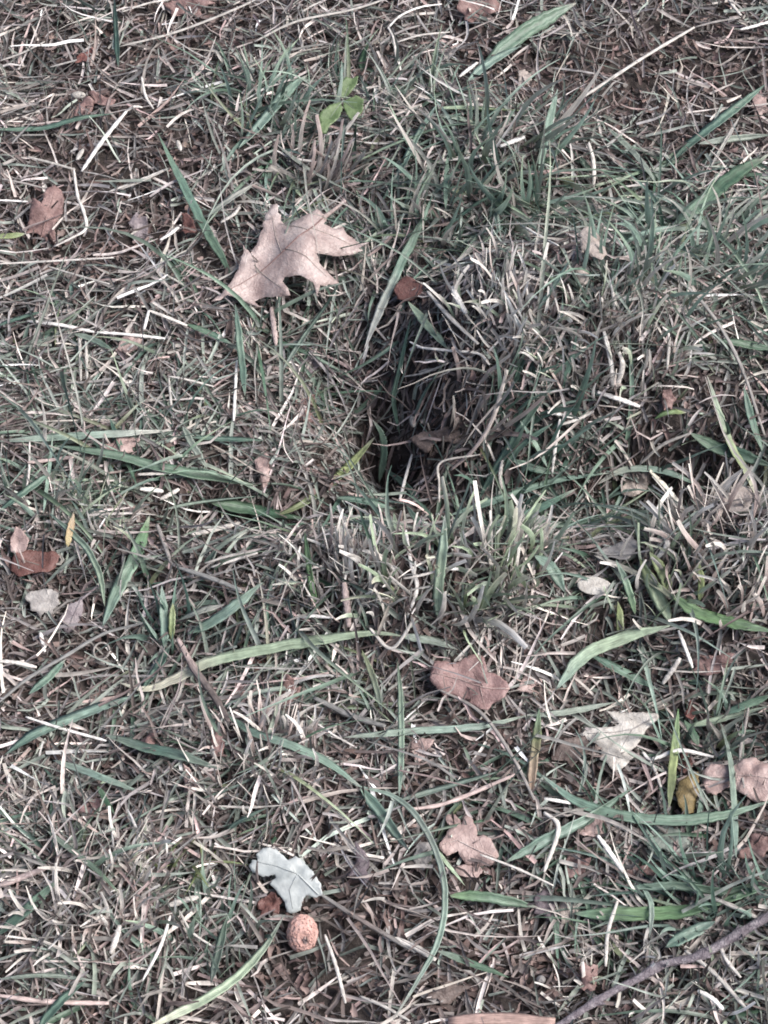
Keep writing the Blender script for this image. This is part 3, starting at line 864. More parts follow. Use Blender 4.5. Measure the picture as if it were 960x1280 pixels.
    (B, 'pteal>teal>teal>green>teal', 14, 0, [(676, 968), (716, 1000), (765, 1018), (830, 1026), (900, 1020), (968, 1000)], 'long teal blade curving level to the right edge below the yellow leaf'),
    (B, 'teal>pteal', 12, 6, [(860, 1100), (870, 1045), (878, 968)], 'upright teal blade in front of the yellow curled leaf'),
    (B, 'bright>green>dgreen', 13, 0, [(560, 1120), (600, 1120), (640, 1127), (672, 1134)], 'vivid green blade lying below the small pink oak leaf'),
    (B, 'green>bright>dgreen', 17, 0, [(716, 1142), (780, 1143), (850, 1140), (906, 1128)], 'broad green blade lying level above the twig'),
    (B, 'pteal>green>green', 11, 0, [(780, 1110), (850, 1107), (910, 1114), (966, 1094)], 'green blade level above the broad one, running to the right edge'),
    (B, 'teal>pteal', 16, 0, [(832, 1184), (862, 1168), (894, 1152)], 'short broad bluish blade touching the upper side of the twig'),
    (B, 'bright>teal', 10, 0, [(884, 1134), (925, 1120), (968, 1104)], 'green blade end at the right edge above the twig'),
    (B, 'pteal>ggreen', 7, 2, [(800, 1104), (814, 1132), (812, 1172)], 'thin teal blade hooked over the broad green one'),
    (S_, 'straw', 8, 1, [(862, 1112), (905, 1128), (946, 1147)], 'pale stalk slanting down to the twig at right'),
    (S_, 'white', 8, 0, [(747, 1044), (760, 1062), (779, 1090)], 'bright white straw below the crossing of the two long teal blades'),
    (S_, 'pale', 6, 2, [(757, 1208), (760, 1165), (772, 1126)], 'pale stalk standing in front of the broad green blade'),
    (S_, 'straw', 7, 0, [(856, 1188), (892, 1216), (934, 1262)], 'straw slanting down under the twig at right'),
    (S_, 'white', 8, 0, [(872, 1238), (890, 1248), (904, 1262)], 'bright white chip near the bottom right corner'),
    (S_, 'pale', 7, 0, [(680, 1015), (698, 1035), (680, 1090)], 'pale bent straw left of the bright white straw at the crossing'),
    (S_, 'white', 6, 0, [(680, 998), (698, 1001), (714, 1004)], 'short white straw just under the start of the curving teal blade'),
    (S_, 'pale', 6, 2, [(898, 1176), (908, 1200), (926, 1222)], 'pale straw crossing the twig near the right edge'),
]
for it in LINES:
    kind, c, w, rise, pts, label = it
    line_item(kind, c, w, rise, pts, label)


# ------------------------------------------------------------------ fallen leaves and scraps
def smooth_outline(pts, step, jag=0.0):
    """closed outline resampled at about step, corners kept, edge slightly ragged"""
    out = []
    n = len(pts)
    for i in range(n):
        p0, p1, p2, p3 = (Vector(pts[(i + k) % n]) for k in (-1, 0, 1, 2))
        d = (p2 - p1).length
        m = max(1, int(round(d / step)))
        for k in range(m):
            t = k / m
            q = p1.lerp(p2, t)
            if k:
                q += Vector((random.uniform(-1, 1), random.uniform(-1, 1))) * jag
            out.append(q)
    return out


VEIN = {'beige_oak_leaf': LM['brick'], 'pink_brown_leaf': LM['rose'], 'rosy_tan_leaf': LM['oak'], 'bone_leaf': LM['grey'], 'clover_leaf': LM['sage']}


def leaf(name, label, mat, outline, cat='leaf', tilt=(0, 0), lift=9, curl=0.0, axis=None, wrinkle=0.7, veins=None, thick=0.3, stalk=None,
         stalk_mat=None, group=None, cup=0.0, fold=0.0, vein_r=0.45, clear=True):
    """flat outline traced on the leaf's own plane, then curled and wrinkled; veins and stalk are parts"""
    cx = sum(p[0] for p in outline) / len(outline)
    cy = sum(p[1] for p in outline) / len(outline)
    lo = [P(x, y, 0.001) for x, y in outline]
    c = P(cx, cy, lift / 1000)
    # plane: the mean slope of the ground under the leaf, plus its own tilt
    A = np.array([[p.x - c.x, p.y - c.y, 1] for p in lo])
    zz = np.array([p.z for p in lo])
    sol = np.linalg.lstsq(A, zz, rcond=None)[0]
    gx, gy = np.clip(sol[:2] * 0.6, -0.5, 0.5)
    N = Vector((-gx + tilt[0], -gy + tilt[1], 1)).normalized()
    E1 = (Vector((1, 0, 0)) - N * N.x).normalized()
    E2 = N.cross(E1)

    def to2(x, y):
        d = ray(x, y)
        t = (c - CAM_LOC).dot(N) / d.dot(N)
        q = CAM_LOC + d * t - c
        return Vector((q.dot(E1), q.dot(E2)))
    o2 = [to2(*p) for p in outline]
    xs = [p.x for p in o2]
    ys = [p.y for p in o2]
    size = max(max(xs) - min(xs), max(ys) - min(ys))
    step = size / (22 if size > 0.03 else 13)
    bd = smooth_outline(o2, step * 0.7, step * 0.2)
    inner = []
    y = min(ys)
    row = 0
    while y < max(ys):
        x = min(xs) + (step / 2 if row % 2 else 0)
        while x < max(xs):
            inner.append(Vector((x + random.uniform(-.2, .2) * step, y + random.uniform(-.2, .2) * step)))
            x += step
        y += step * 0.87
        row += 1
    nb = len(bd)
    vin = []
    vdense = []
    for ln in veins or []:
        pts = [to2(*q) for q in ln]
        dd = []
        for a, b in zip(pts, pts[1:]):
            for t in range(5):
                dd.append(a.lerp(b, t / 5))
        dd.append(pts[-1])
        vdense.append(dd)
    inner = [q for dd in vdense for q in dd] + [q for q in inner if all((q - w).length > step * 0.45 for dd in vdense for w in dd)]
    for p in inner:   # keep those inside and clear of the edge
        ins = False
        near = 9.0
        for i in range(nb):
            a, b = bd[i], bd[(i + 1) % nb]
            near = min(near, (a - p).length)
            if (a.y > p.y) != (b.y > p.y) and p.x < (b.x - a.x) * (p.y - a.y) / (b.y - a.y) + a.x:
                ins = not ins
        if ins and near > step * 0.4:
            vin.append(p)
    res = geometry.delaunay_2d_cdt(bd + vin, [(i, (i + 1) % nb) for i in range(nb)], [], 1, 1e-7)
    v2, faces = res[0], res[2]
    if axis:
        a0, a1 = to2(*axis[0]), to2(*axis[1])
    else:
        a0, a1 = Vector((-size / 2, 0)), Vector((size / 2, 0))
    ax = (a1 - a0).normalized()
    pr = Vector((-ax.y, ax.x))
    sd_ = random.uniform(0, 50)

    def hgt(p):
        v = (p - a0).dot(pr) / (size / 2)
        u = (p - a0).dot(ax) / max(1e-6, (a1 - a0).length)
        z = curl * size * 0.25 * v * v + fold * size * 0.3 * abs(v) + cup * size * 0.3 * (u - 0.5) ** 2 * 2
        z += wrinkle * size * 0.045 * float(vnoise(p.x, p.y, size * 0.28, sd_, 0))
        z += wrinkle * size * 0.02 * float(vnoise(p.x, p.y, size * 0.11, 0, sd_))
        return z

    def world3(p, dz=0.0):
        return E1 * p.x + E2 * p.y + N * (hgt(p) + dz)
    m = len(v2)
    th = thick / 1000
    co = [tuple(world3(p, 0)) for p in v2] + [tuple(world3(p, -th)) for p in v2]
    tr, qd = [], []
    edge = {}
    for f in faces:
        f = list(f)
        if len(f) != 3:
            continue
        a, b, d = (v2[i] for i in f)
        if (b - a).cross(d - a) < 0:
            f = f[::-1]
        tr.append(f)
        tr.append([i + m for i in f[::-1]])
        for k in range(3):
            e = (f[k], f[(k + 1) % 3])
            if (e[1], e[0]) in edge:
                del edge[(e[1], e[0])]
            else:
                edge[e] = 1
    for a, b in edge:
        qd.append((b, a, a + m, b + m))
    me = mesh_np(name, np.array(co), qd, mat, tris=tr)
    parts = bool(veins or stalk)
    o = link(name, me, None, c)
    tag(o, label, cat, group)
    for p in v2[::3] if clear else ():
        occupy(c + world3(p), 0.006)
    for k, ln in enumerate(veins or []):
        dense = vdense[k]
        w3 = [world3(p, 0.0002) for p in dense]
        r0 = vein_r / 1000 * (1.0 if k == 0 else 0.55)
        rad = [r0 * (1 - 0.65 * i / (len(w3) - 1)) for i in range(len(w3))]
        link('midrib' if k == 0 else 'vein', tube('vein', w3, rad, None, stalk_mat or (LM['tan'] if k and mat is LM['oak'] else VEIN.get(mat.name, mat)), 6, 0.9), o)
    if stalk:
        pts, r = stalk
        a = to2(*pts[0])
        w3 = [world3(a)]
        for i, (x, y) in enumerate(pts[1:]):
            q = P(x, y, 0.010)
            w3.append(q - c)
        w3 = catmull(w3, 8)
        rad = [r / 1000 * (1 - 0.35 * i / 8) for i in range(9)]
        rad[-1] *= 1.4
        link('leaf_stalk', tube('leaf_stalk', w3, rad, None, stalk_mat or mat, 7, 0.9), o)
    return o


leaf('oak_leaf', 'large beige lobed oak leaf lying face up, left of the dark hollow', LM['oak'],
     [(264, 377), (280, 361), (292, 346), (300, 326), (305, 308), (313, 314), (321, 303), (331, 272), (338, 252), (347, 252), (351, 275), (357, 283),
      (366, 279), (378, 273), (396, 264), (403, 270), (409, 272), (404, 283), (420, 286), (429, 281), (434, 291), (450, 300), (462, 302), (448, 307),
      (454, 311), (437, 316), (410, 320), (395, 322), (399, 332), (412, 346), (424, 355), (416, 358), (400, 362), (397, 376), (391, 362), (375, 353),
      (356, 350), (353, 356), (363, 374), (345, 372), (325, 369), (318, 373), (329, 384), (312, 378), (296, 370), (284, 367), (276, 374)],
     tilt=(0.03, -0.22), lift=21, axis=((405, 274), (280, 362)), curl=-0.15, fold=0.22, wrinkle=1.7,
     veins=[[(405, 274), (385, 294), (350, 320), (320, 340), (284, 362)], [(385, 294), (368, 285), (350, 279)], [(352, 318), (345, 295), (340, 268)],
            [(322, 339), (318, 322), (314, 314)], [(388, 291), (412, 295), (440, 303)], [(356, 315), (382, 330), (408, 350)],
            [(325, 336), (340, 352), (352, 364)]],
     stalk=([(404, 275), (418, 262), (432, 250)], 1.5), vein_r=0.5)
leaf('oak_leaf', 'small pinkish oak leaf with round lobes near the bottom, right of the thin curving blade', LM['rose'],
     [(549, 1055), (562, 1035), (568, 1032), (560, 1028), (557, 1020), (562, 1014), (570, 1015), (576, 1023), (578, 1031), (581, 1019), (585, 1017),
      (592, 1023), (596, 1035), (596, 1045), (606, 1044), (614, 1048), (618, 1058), (624, 1070), (616, 1080), (603, 1082), (583, 1080), (577, 1072),
      (573, 1063), (568, 1066), (558, 1070), (550, 1062)],
     tilt=(0.05, -0.2), lift=11, curl=-0.5, axis=((555, 1060), (615, 1058)), wrinkle=0.8, veins=[[(620, 1072), (596, 1062), (572, 1050), (553, 1056)]])
leaf('leaf_scrap', 'folded rosy scrap tucked under the small pinkish oak leaf', LM['rose'],
     [(566, 1084), (580, 1081), (600, 1083), (604, 1088), (597, 1097), (580, 1096), (568, 1092)], lift=7, curl=0.6)
leaf('dead_leaf', 'dusty pink crinkled leaf below the very long pale blade', LM['pink'],
     [(540, 832), (543, 826), (555, 826), (562, 828), (575, 825), (585, 819), (594, 816), (605, 820), (607, 828), (610, 840), (620, 842), (633, 852),
      (637, 862), (630, 873), (615, 880), (609, 889), (600, 887), (590, 880), (578, 872), (565, 868), (555, 868), (545, 858), (537, 850)],
     tilt=(0, -0.15), lift=11, wrinkle=1.5, axis=((540, 842), (636, 862)), veins=[[(636, 862), (605, 860), (575, 848), (541, 842)], [(605, 860), (592, 838)], [(600, 860), (606, 884)]])
leaf('white_leaf', 'silvery white lobed leaf lying just above the acorn cup', LM['white'],
     [(320, 1068), (329, 1060), (336, 1058), (347, 1063), (360, 1075), (370, 1070), (377, 1075), (392, 1090), (401, 1104), (403, 1118), (396, 1122),
      (390, 1121), (383, 1119), (377, 1128), (376, 1138), (364, 1142), (358, 1140), (356, 1128), (348, 1118), (343, 1111), (337, 1105), (340, 1100),
      (345, 1097), (344, 1093), (330, 1096), (316, 1091), (311, 1083), (315, 1075), (322, 1076)],
     tilt=(0.02, -0.3), lift=13, curl=-0.35, axis=((316, 1078), (398, 1116)), wrinkle=0.9,
     veins=[[(398, 1118), (372, 1092), (345, 1082), (322, 1077)], [(372, 1092), (362, 1112), (366, 1136)]])
leaf('dead_leaf', 'bone coloured triangular leaf with curled lower tip, lower right', LM['bone'],
     [(724, 917), (740, 909), (768, 908), (774, 905), (758, 888), (775, 890), (798, 890), (822, 893), (823, 898), (808, 912), (800, 925), (794, 935),
      (783, 941), (791, 948), (780, 960), (773, 967), (764, 967), (758, 957), (748, 950), (752, 942), (745, 930)],
     tilt=(0, -0.35), lift=13, curl=0.3, axis=((822, 894), (730, 918)), wrinkle=1.2, veins=[[(820, 896), (790, 912), (762, 916), (735, 916)], [(790, 912), (774, 940)]])
leaf('dead_leaf', 'rosy crumpled leaf at the right edge beside the yellow curl', LM['rose'],
     [(879, 963), (890, 955), (905, 957), (920, 957), (928, 950), (945, 948), (960, 957), (975, 960), (975, 990), (958, 1000), (945, 1002), (930, 993),
      (915, 983), (905, 987), (895, 996), (884, 995), (878, 980)], tilt=(0, -0.25), lift=11, wrinkle=2.0, axis=((878, 975), (970, 978)), curl=-0.3,
     veins=[[(878, 974), (915, 970), (970, 976)]])
leaf('dead_leaf', 'mustard yellow curled leaf left of the rosy crumpled leaf', LM['yellow'],
     [(848, 1005), (845, 990), (850, 975), (862, 968), (873, 965), (874, 990), (868, 1015), (855, 1018)], tilt=(0, -0.3), lift=10, curl=-1.2,
     axis=((852, 1012), (868, 968)), wrinkle=1.0)
leaf('dead_leaf', 'dull sage green leaf piece under the curving teal blade, lower right', LM['sage'],
     [(806, 1033), (830, 1030), (845, 1035), (862, 1045), (860, 1070), (850, 1075), (830, 1062), (812, 1064), (805, 1050)], lift=7, wrinkle=0.8, axis=((806, 1042), (862, 1060)))
leaf('dead_leaf', 'dark red brown leaf at the left edge, middle height', LM['red'],
     [(18, 692), (28, 688), (45, 688), (70, 690), (75, 695), (70, 708), (62, 715), (40, 717), (25, 722), (12, 712)], lift=9, curl=0.6,
     axis=((12, 710), (75, 696)), wrinkle=1.2)
leaf('leaf_scrap', 'small pinkish pointed scrap just above the dark red brown leaf', LM['rose'],
     [(14, 690), (13, 675), (20, 658), (28, 663), (37, 675), (33, 688), (22, 692)], lift=10, tilt=(0, -0.4), fold=0.5, axis=((22, 690), (22, 660)))
leaf('dead_leaf', 'small grey lobed leaf below the dark red brown one', LM['grey'],
     [(31, 748), (35, 740), (46, 738), (55, 735), (65, 736), (74, 742), (72, 748), (76, 755), (68, 760), (64, 768), (55, 765), (50, 773), (46, 765),
      (38, 763), (38, 755)], lift=9, tilt=(0, -0.2), wrinkle=1.0, curl=-0.4)
leaf('dead_leaf', 'purplish grey leaf with its stalk up, right of the small grey lobed one', LM['mauve'],
     [(72, 775), (80, 765), (86, 755), (97, 752), (103, 745), (104, 760), (100, 775), (92, 787), (85, 792), (80, 790), (80, 780)], lift=10, tilt=(0.1, -0.3),
     curl=-0.5, axis=((102, 748), (83, 790)), stalk=([(102, 749), (112, 741), (123, 732)], 0.7), veins=[[(102, 749), (92, 770), (84, 788)]])
leaf('dead_leaf', 'reddish crumpled leaf at the upper left edge below the white straw', LM['brick'],
     [(33, 290), (38, 255), (40, 247), (52, 256), (57, 235), (68, 230), (76, 235), (80, 250), (78, 265), (68, 280), (70, 300), (60, 305), (52, 292), (42, 288)],
     lift=11, tilt=(0.1, -0.3), wrinkle=1.8, curl=-0.5, axis=((50, 300), (70, 235)), veins=[[(50, 298), (58, 270), (70, 236)]])
leaf('dead_leaf', 'tan folded leaf at the right edge by the cream footed blade', LM['tan'],
     [(888, 660), (895, 640), (902, 624), (910, 618), (927, 608), (938, 611), (940, 625), (935, 640), (920, 642), (905, 636), (900, 650)], lift=12,
     tilt=(0.1, -0.5), curl=0.5, axis=((895, 655), (938, 618)), wrinkle=0.8)
leaf('dead_leaf', 'greyish brown folded leaf above the white oval', LM['grey'],
     [(743, 692), (755, 685), (770, 681), (785, 673), (798, 675), (800, 683), (792, 692), (785, 702), (775, 703), (762, 700), (748, 700)], lift=9,
     tilt=(0, -0.3), fold=0.4, axis=((745, 696), (798, 679)), wrinkle=1.0)
leaf('dead_leaf', 'dark brown leaf with a round notch deep inside the hollow', LM['brown'],
     [(510, 548), (525, 540), (545, 538), (560, 533), (583, 535), (580, 548), (568, 556), (560, 552), (548, 551), (541, 556), (536, 566), (530, 565), (518, 556)],
     lift=12, tilt=(0, -0.4), wrinkle=1.0, curl=-0.5, axis=((510, 550), (582, 540)))
leaf('dead_leaf', 'dark reddish brown leaf bit above the hollow, below the long teal blade', LM['red'],
     [(492, 362), (500, 349), (508, 344), (520, 350), (530, 358), (526, 370), (512, 376), (497, 374)], lift=9, tilt=(0, -0.4), wrinkle=0.8)
leaf('pale_flake', 'curled pale tan flake in the grass at upper right', LM['tan'],
     [(725, 290), (733, 282), (738, 281), (748, 288), (757, 303), (760, 315), (752, 325), (740, 320), (733, 312), (727, 308)], lift=17, tilt=(0.1, -0.6),
     curl=-1.3, axis=((730, 284), (752, 324)), wrinkle=1.0, stalk=([(730, 312), (718, 312), (708, 316)], 0.7))
SCR = [
    ('scarlet_scrap', 'scarlet', 'tiny red scrap near the top left corner', (108, 71), 15, 9, 0.3),
    ('leaf_scrap', 'brick', 'brown folded scrap above the teal blade at the upper left edge', (104, 136), 20, 15, 0.9),
    ('leaf_scrap', 'brick', 'flat brown scrap right of the brown folded one, upper left', (128, 128), 18, 9, 2.8),
    ('leaf_scrap', 'rose', 'narrow pink scrap standing on the teal blade at the upper left edge', (50, 154), 6, 13, 0.3),
    ('leaf_scrap', 'mauve', 'dull mauve scrap left of the long green blade', (174, 280), 15, 18, 0.2),
    ('leaf_scrap', 'red', 'dark red scrap behind the middle of the long green blade', (236, 284), 12, 16, 0.4),
    ('leaf_scrap', 'brick', 'reddish brown scrap at the top edge left of the clover', (232, 8), 30, 14, 0.1),
    ('leaf_scrap', 'brick', 'reddish brown scrap at the top edge left of the broadest top blade', (596, 14), 26, 16, 0.2),
    ('leaf_scrap', 'rose', 'pale pinkish scrap at the end of the long white straw', (162, 429), 19, 15, 0.4),
    ('leaf_scrap', 'rose', 'rosy scrap lying between the pale and the dark long level blades', (150, 559), 26, 10, 0.25),
    ('leaf_scrap', 'mauve', 'dull brown leaf bit left of the hollow below the oak leaf', (383, 451), 20, 15, 2.7),
    ('leaf_scrap', 'brick', 'brown notched scrap low on the left wall of the hollow', (379, 512), 15, 19, 0.4),
    ('leaf_scrap', 'rose', 'small rosy scrap standing left of the olive curving blade', (330, 583), 10, 22, 0.0),
    ('leaf_scrap', 'brick', 'reddish chip among the right end of the pale stubble', (835, 500), 9, 16, 0.1),
    ('leaf_scrap', 'tan', 'tan crumpled scrap in the dark dip under the arched blade', (794, 604), 22, 17, 0.4),
    ('leaf_scrap', 'brick', 'brown scrap below the vivid green blade at right', (888, 830), 30, 14, 0.2),
    ('leaf_scrap', 'scarlet', 'scarlet scrap between two green blades at lower right', (863, 890), 8, 12, 2.7),
    ('leaf_scrap', 'red', 'dark red bit left of the yellow curled leaf', (856, 956), 12, 18, 0.2),
    ('leaf_scrap', 'pink', 'small red bit under the right half of the very long pale blade', (300, 864), 13, 10, 0.6),
    ('leaf_scrap', 'brick', 'pinkish brown leaf left of the slim upright blade', (356, 872), 24, 22, 0.5),
    ('leaf_scrap', 'red', 'dark red leaf bit just under the very long pale blade', (328, 835), 14, 15, 0.2),
    ('leaf_scrap', 'brick', 'reddish bit under the start of the sloping left teal blade', (184, 926), 14, 9, 0.5),
    ('leaf_scrap', 'brick', 'reddish bit by the foot of the dusky teal blade', (272, 930), 11, 19, 0.3),
    ('leaf_scrap', 'rose', 'pale pink papery bud shape in the left lower stubble', (238, 982), 10, 20, 0.1),
    ('leaf_scrap', 'plum', 'dark purple scrap right of the white leaf', (451, 1083), 13, 22, 0.1),
    ('leaf_scrap', 'grey', 'pale grey crumb leaf left of the small pinkish oak leaf', (528, 1067), 16, 17, 0.4),
    ('leaf_scrap', 'plum', 'dark purple scrap over the green blade right of the small oak leaf', (682, 1130), 14, 24, 0.2),
    ('leaf_scrap', 'tan', 'tan pointed scrap right of the dark purple one over the green blade', (709, 1138), 13, 24, 2.9),
    ('leaf_scrap', 'brick', 'brown scrap under the bright white straw of the crossing', (720, 1085), 22, 15, 0.3),
    ('leaf_scrap', 'brick', 'brown scrap lying level above the green blades at lower right', (810, 1088), 38, 9, 0.15),
    ('leaf_scrap', 'rose', 'rosy scrap under the crossing of the two long teal blades', (740, 1035), 24, 14, 0.2),
    ('leaf_scrap', 'brown', 'dull brown domed leaf left of the bone coloured triangular leaf', (718, 938), 30, 22, 0.3),
    ('leaf_scrap', 'rose', 'pinkish scrap right of the dusty pink crinkled leaf', (660, 856), 13, 11, 0.2),
    ('leaf_scrap', 'rose', 'rosy scrap below the grey teal level blade in front', (525, 935), 15, 16, 0.4),
    ('leaf_scrap', 'red', 'dark red scrap beside the white leaf, above the acorn cup', (338, 1130), 20, 15, 0.5),
    ('leaf_scrap', 'brown', 'dark leaf bit in the gap below the small rooted plant', (186, 810), 15, 14, 0.3),
    ('leaf_scrap', 'brown', 'dark brown scrap near the foot of the thin curving blade', (560, 1240), 26, 13, 0.3),
    ('leaf_scrap', 'pink', 'pink scrap under the reddish stubble at left bottom', (112, 1010), 22, 9, 0.2),
    ('leaf_scrap', 'brick', 'brown scrap sticking up beside the twig', (735, 1225), 13, 22, 0.3),
    ('leaf_scrap', 'brick', 'brown leaf bit at the right edge under the green blades', (946, 1060), 22, 18, 0.4),
    ('leaf_scrap', 'tan', 'tan scrap in the bare soil at upper right', (655, 95), 11, 14, 0.6),
    ('leaf_scrap', 'tan', 'tan curled bit of leaf under the clover', (455, 148), 14, 20, 0.5),
    ('leaf_scrap', 'rose', 'rosy scrap at the right edge level with the bare soil', (949, 132), 12, 16, 0.2),
]
for nm, mk, lb, (cx, cy), rx, ry, rot in SCR:
    pts = []
    n = random.randint(11, 16)
    ph = random.uniform(0, 6)
    lob = random.choice((3, 4, 5))
    for k in range(n):
        a = 2 * PI * k / n + random.uniform(-.12, .12)
        r = (0.95 + 0.22 * math.sin(lob * a + ph)) * random.uniform(0.72, 1.2)
        x, y = math.cos(a) * rx * r, math.sin(a) * ry * r
        pts.append((cx + x * math.cos(rot) + y * math.sin(rot) * 0.4, cy + y * math.cos(rot) - x * math.sin(rot)))
    leaf('leaf_scrap', lb, LM[mk], pts, 'leaf scrap', tilt=(random.uniform(-.2, .2), random.uniform(-.45, -.05)), lift=7.5,
         curl=random.uniform(-0.9, 1.1), wrinkle=2.2, clear=False, axis=((cx - rx, cy), (cx + rx, cy)), fold=random.choice([0, 0, 0.3]))


# ------------------------------------------------------------------ clover, acorn cup, oval, twig, chip, small things
def clover():
    base = P(437, 178, 0.003)
    root = tag(empty('clover_plant', base), 'green clover with three leaflets, the only one, at upper middle', 'clover')
    ctr = P(429, 125, 0.020)
    stem = catmull([base, base.lerp(ctr, 0.5) + Vector((0.002, 0.002, 0.003)), ctr], 8)
    g = [lerp3(CO['brown'], CO['olive'], k / 8) for k in range(9)]
    link('stem', tube('stem', [p - base for p in stem], [0.0007] * 9, g, M_BLADE), root)
    for ol, mid in (([(420, 118), (424, 105), (432, 97), (440, 98), (448, 95), (446, 106), (438, 117), (429, 123)], (436, 108)),
                    ([(427, 127), (412, 132), (400, 142), (398, 158), (401, 167), (408, 168), (411, 160), (416, 155), (424, 148), (428, 138)], (412, 148)),
                    ([(430, 126), (445, 120), (455, 126), (454, 138), (446, 148), (439, 152), (433, 143), (429, 135)], (443, 136))):
        o = leaf('leaflet', None, LM['clover'], ol, None, tilt=(0, -0.35), lift=20, fold=0.35, wrinkle=0.5, thick=0.25,
                 axis=((429, 125), mid), veins=[[(429, 125), mid]], vein_r=0.25)
        for k in ('label', 'category'):
            if k in o:
                del o[k]
        o.location = o.location - base
        o.parent = root


clover()


def blob(name, rx, ry, rz, mat, seg=28, rings=18, fn=None):
    co, q = [], []
    for i in range(rings + 1):
        th = PI * i / rings
        for j in range(seg):
            ph = 2 * PI * j / seg
            d = Vector((math.sin(th) * math.cos(ph), math.sin(th) * math.sin(ph), math.cos(th)))
            s = fn(th, ph) if fn else 1
            co.append((d.x * rx * s, d.y * ry * s, d.z * rz * s))
    for i in range(rings):
        for j in range(seg):
            a, b = i * seg + j, i * seg + (j + 1) % seg
            q.append((a, a + seg, b + seg, b))
    return mesh_np(name, np.array(co), q, mat)


def acorn_cup():
    p = P(378, 1167, 0.010)
    s = mpp(p)
    root = tag(empty('acorn_cup', p), 'small round pinkish brown acorn cup with knobbly rings, below the white leaf', 'acorn cup')
    rot = (F * -1).to_track_quat('Z', 'Y').to_matrix().to_4x4()
    tiltm = Matrix.Rotation(math.radians(14), 4, 'X') @ Matrix.Rotation(math.radians(8), 4, 'Y')
    M = rot @ tiltm
    R = 19.5 * s

    def fn(th, ph):
        f = 1.0
        f += 0.05 * math.sin(th * 19 + 0.8 * math.sin(ph * 2))
        f += 0.022 * math.sin(ph * 14 + th * 9) * math.sin(th)
        if th < 0.42:                       # sunken scar off the middle
            f -= 0.16 * (1 - (th / 0.42) ** 2)
        return f
    body = link('cup', blob('cup', R * 0.98, R * 1.25, R * 0.8, LM['cup'], 56, 36, fn), root)
    body.matrix_local = M
    me = blob('scale', 0.085 * R, 0.075 * R, 0.05 * R, LM['cup'], 8, 4)
    k = 0
    for ring in range(1, 9):
        th = 0.30 + ring * 0.155
        n = int(5 + 21 * math.sin(th))
        for j in range(n):
            ph = 2 * PI * (j + 0.5 * (ring % 2)) / n + random.uniform(-.16, .16)
            if random.random() < 0.3:
                continue
            d = Vector((math.sin(th) * math.cos(ph) * R * 0.98, math.sin(th) * math.sin(ph) * R * 1.25, math.cos(th) * R * 0.8)) * 1.0
            nn = Vector((d.x / 0.96, d.y / 1.56, d.z / 0.64)).normalized()
            o = link('scale', me, body, d)
            o.rotation_euler = nn.to_track_quat('Z', 'Y').to_euler()
            sc = random.uniform(0.6, 1.35)
            o.scale = (sc, sc, sc * random.uniform(0.8, 1.3))
            k += 1
    scar = link('stalk_scar', blob('stalk_scar', R * 0.17, R * 0.24, R * 0.06, LM['rose'], 18, 10, lambda t, f: 1 + 0.3 * math.sin(f * 3 + t * 5) + 0.2 * math.sin(f * 7)), body, (R * 0.13, -R * 0.15, R * 0.70))
    for i in range(-4, 5):
        for j in range(-4, 5):
            occupy(p + Vector((i * 0.002, j * 0.002, -0.004)), 0.004)


acorn_cup()


def oval(name, label, cat, px, py, rx, ry, rz, mat, rot, lift, tip=0.0):
    p = P(px, py, lift / 1000)
    s = mpp(p)
    o = link(name, blob(name, rx * s, ry * s, rz * s, mat, 26, 16, lambda t, f: 1 + 0.03 * math.sin(f * 2 + 1) * math.sin(t) + tip * max(0, math.cos(f)) ** 6 * math.sin(t)), None, p)
    o.rotation_euler = (F * -1).lerp(Vector((0, 0, 1)), 0.35).to_track_quat('Z', 'Y').to_euler()
    o.rotation_euler.rotate_axis('Z', rot)
    tag(o, label, cat)
    for i in range(-2, 3):
        for j in range(-2, 3):
            occupy(p + Vector((i * rx * s / 2, j * rx * s / 3, -0.003)), 0.005)
    return o


oval('white_petal', 'smooth white oval lying flat among grass stubs at right', 'petal', 742, 732, 20, 12, 1.8, LM['bone'], -0.12, 9.5, 0.18)
oval('pale_seed', 'rounded pale seed just below the curled pale tan flake', 'seed', 727, 345, 9, 13, 8, LM['tan'], 0.25, 7)
oval('cream_bud', 'tiny cream bud at the right side of the dark hollow', 'bud', 516, 527, 4, 8, 4, LM['bone'], 0.2, 9)
oval('straw_flake', 'tiny white flake lying in the straw left of the long green blade', 'straw flake', 224, 182, 3, 8, 1.5, LM['bone'], 0.35, 8)
oval('straw_flake', 'tiny white flake at the top of the elbow shaped stalk', 'straw flake', 100, 193, 3, 9, 1.5, LM['bone'], -0.5, 8)
oval('pale_seed', 'pale grain resting above the brown folded scrap, upper left', 'seed', 98, 119, 9, 5, 4, LM['bone'], 0.0, 8)
oval('pebble', 'pale pebble in the soil at the right edge below the green blades', 'pebble', 939, 1084, 8, 7, 5, LM['bone'], 0.2, 5)
oval('pebble', 'small grey pebble near the foot of the crossing blades', 'pebble', 676, 1225, 6, 6, 5, LM['grey'], 0.2, 5)


def straw_ring():
    c = P(127, 814, 0.009)
    s = mpp(c)
    pts = []
    for k in range(19):
        a = 2 * PI * k / 18 * 0.96
        pts.append(Vector((math.cos(a) * 10 * s, math.sin(a) * 11 * s, 0.0008 * math.sin(a) + 0.0005 * k / 18)))
    o = link('straw_curl', tube('straw_curl', pts, [1.5 * s] * 19, [CO['tan']] * 19, M_STRAW, 6, 0.8, 0.1), None, c)
    tag(o, 'small pale ring of curled straw left below the rooted plant', 'straw curl')
    occupy(c, 0.006)


straw_ring()


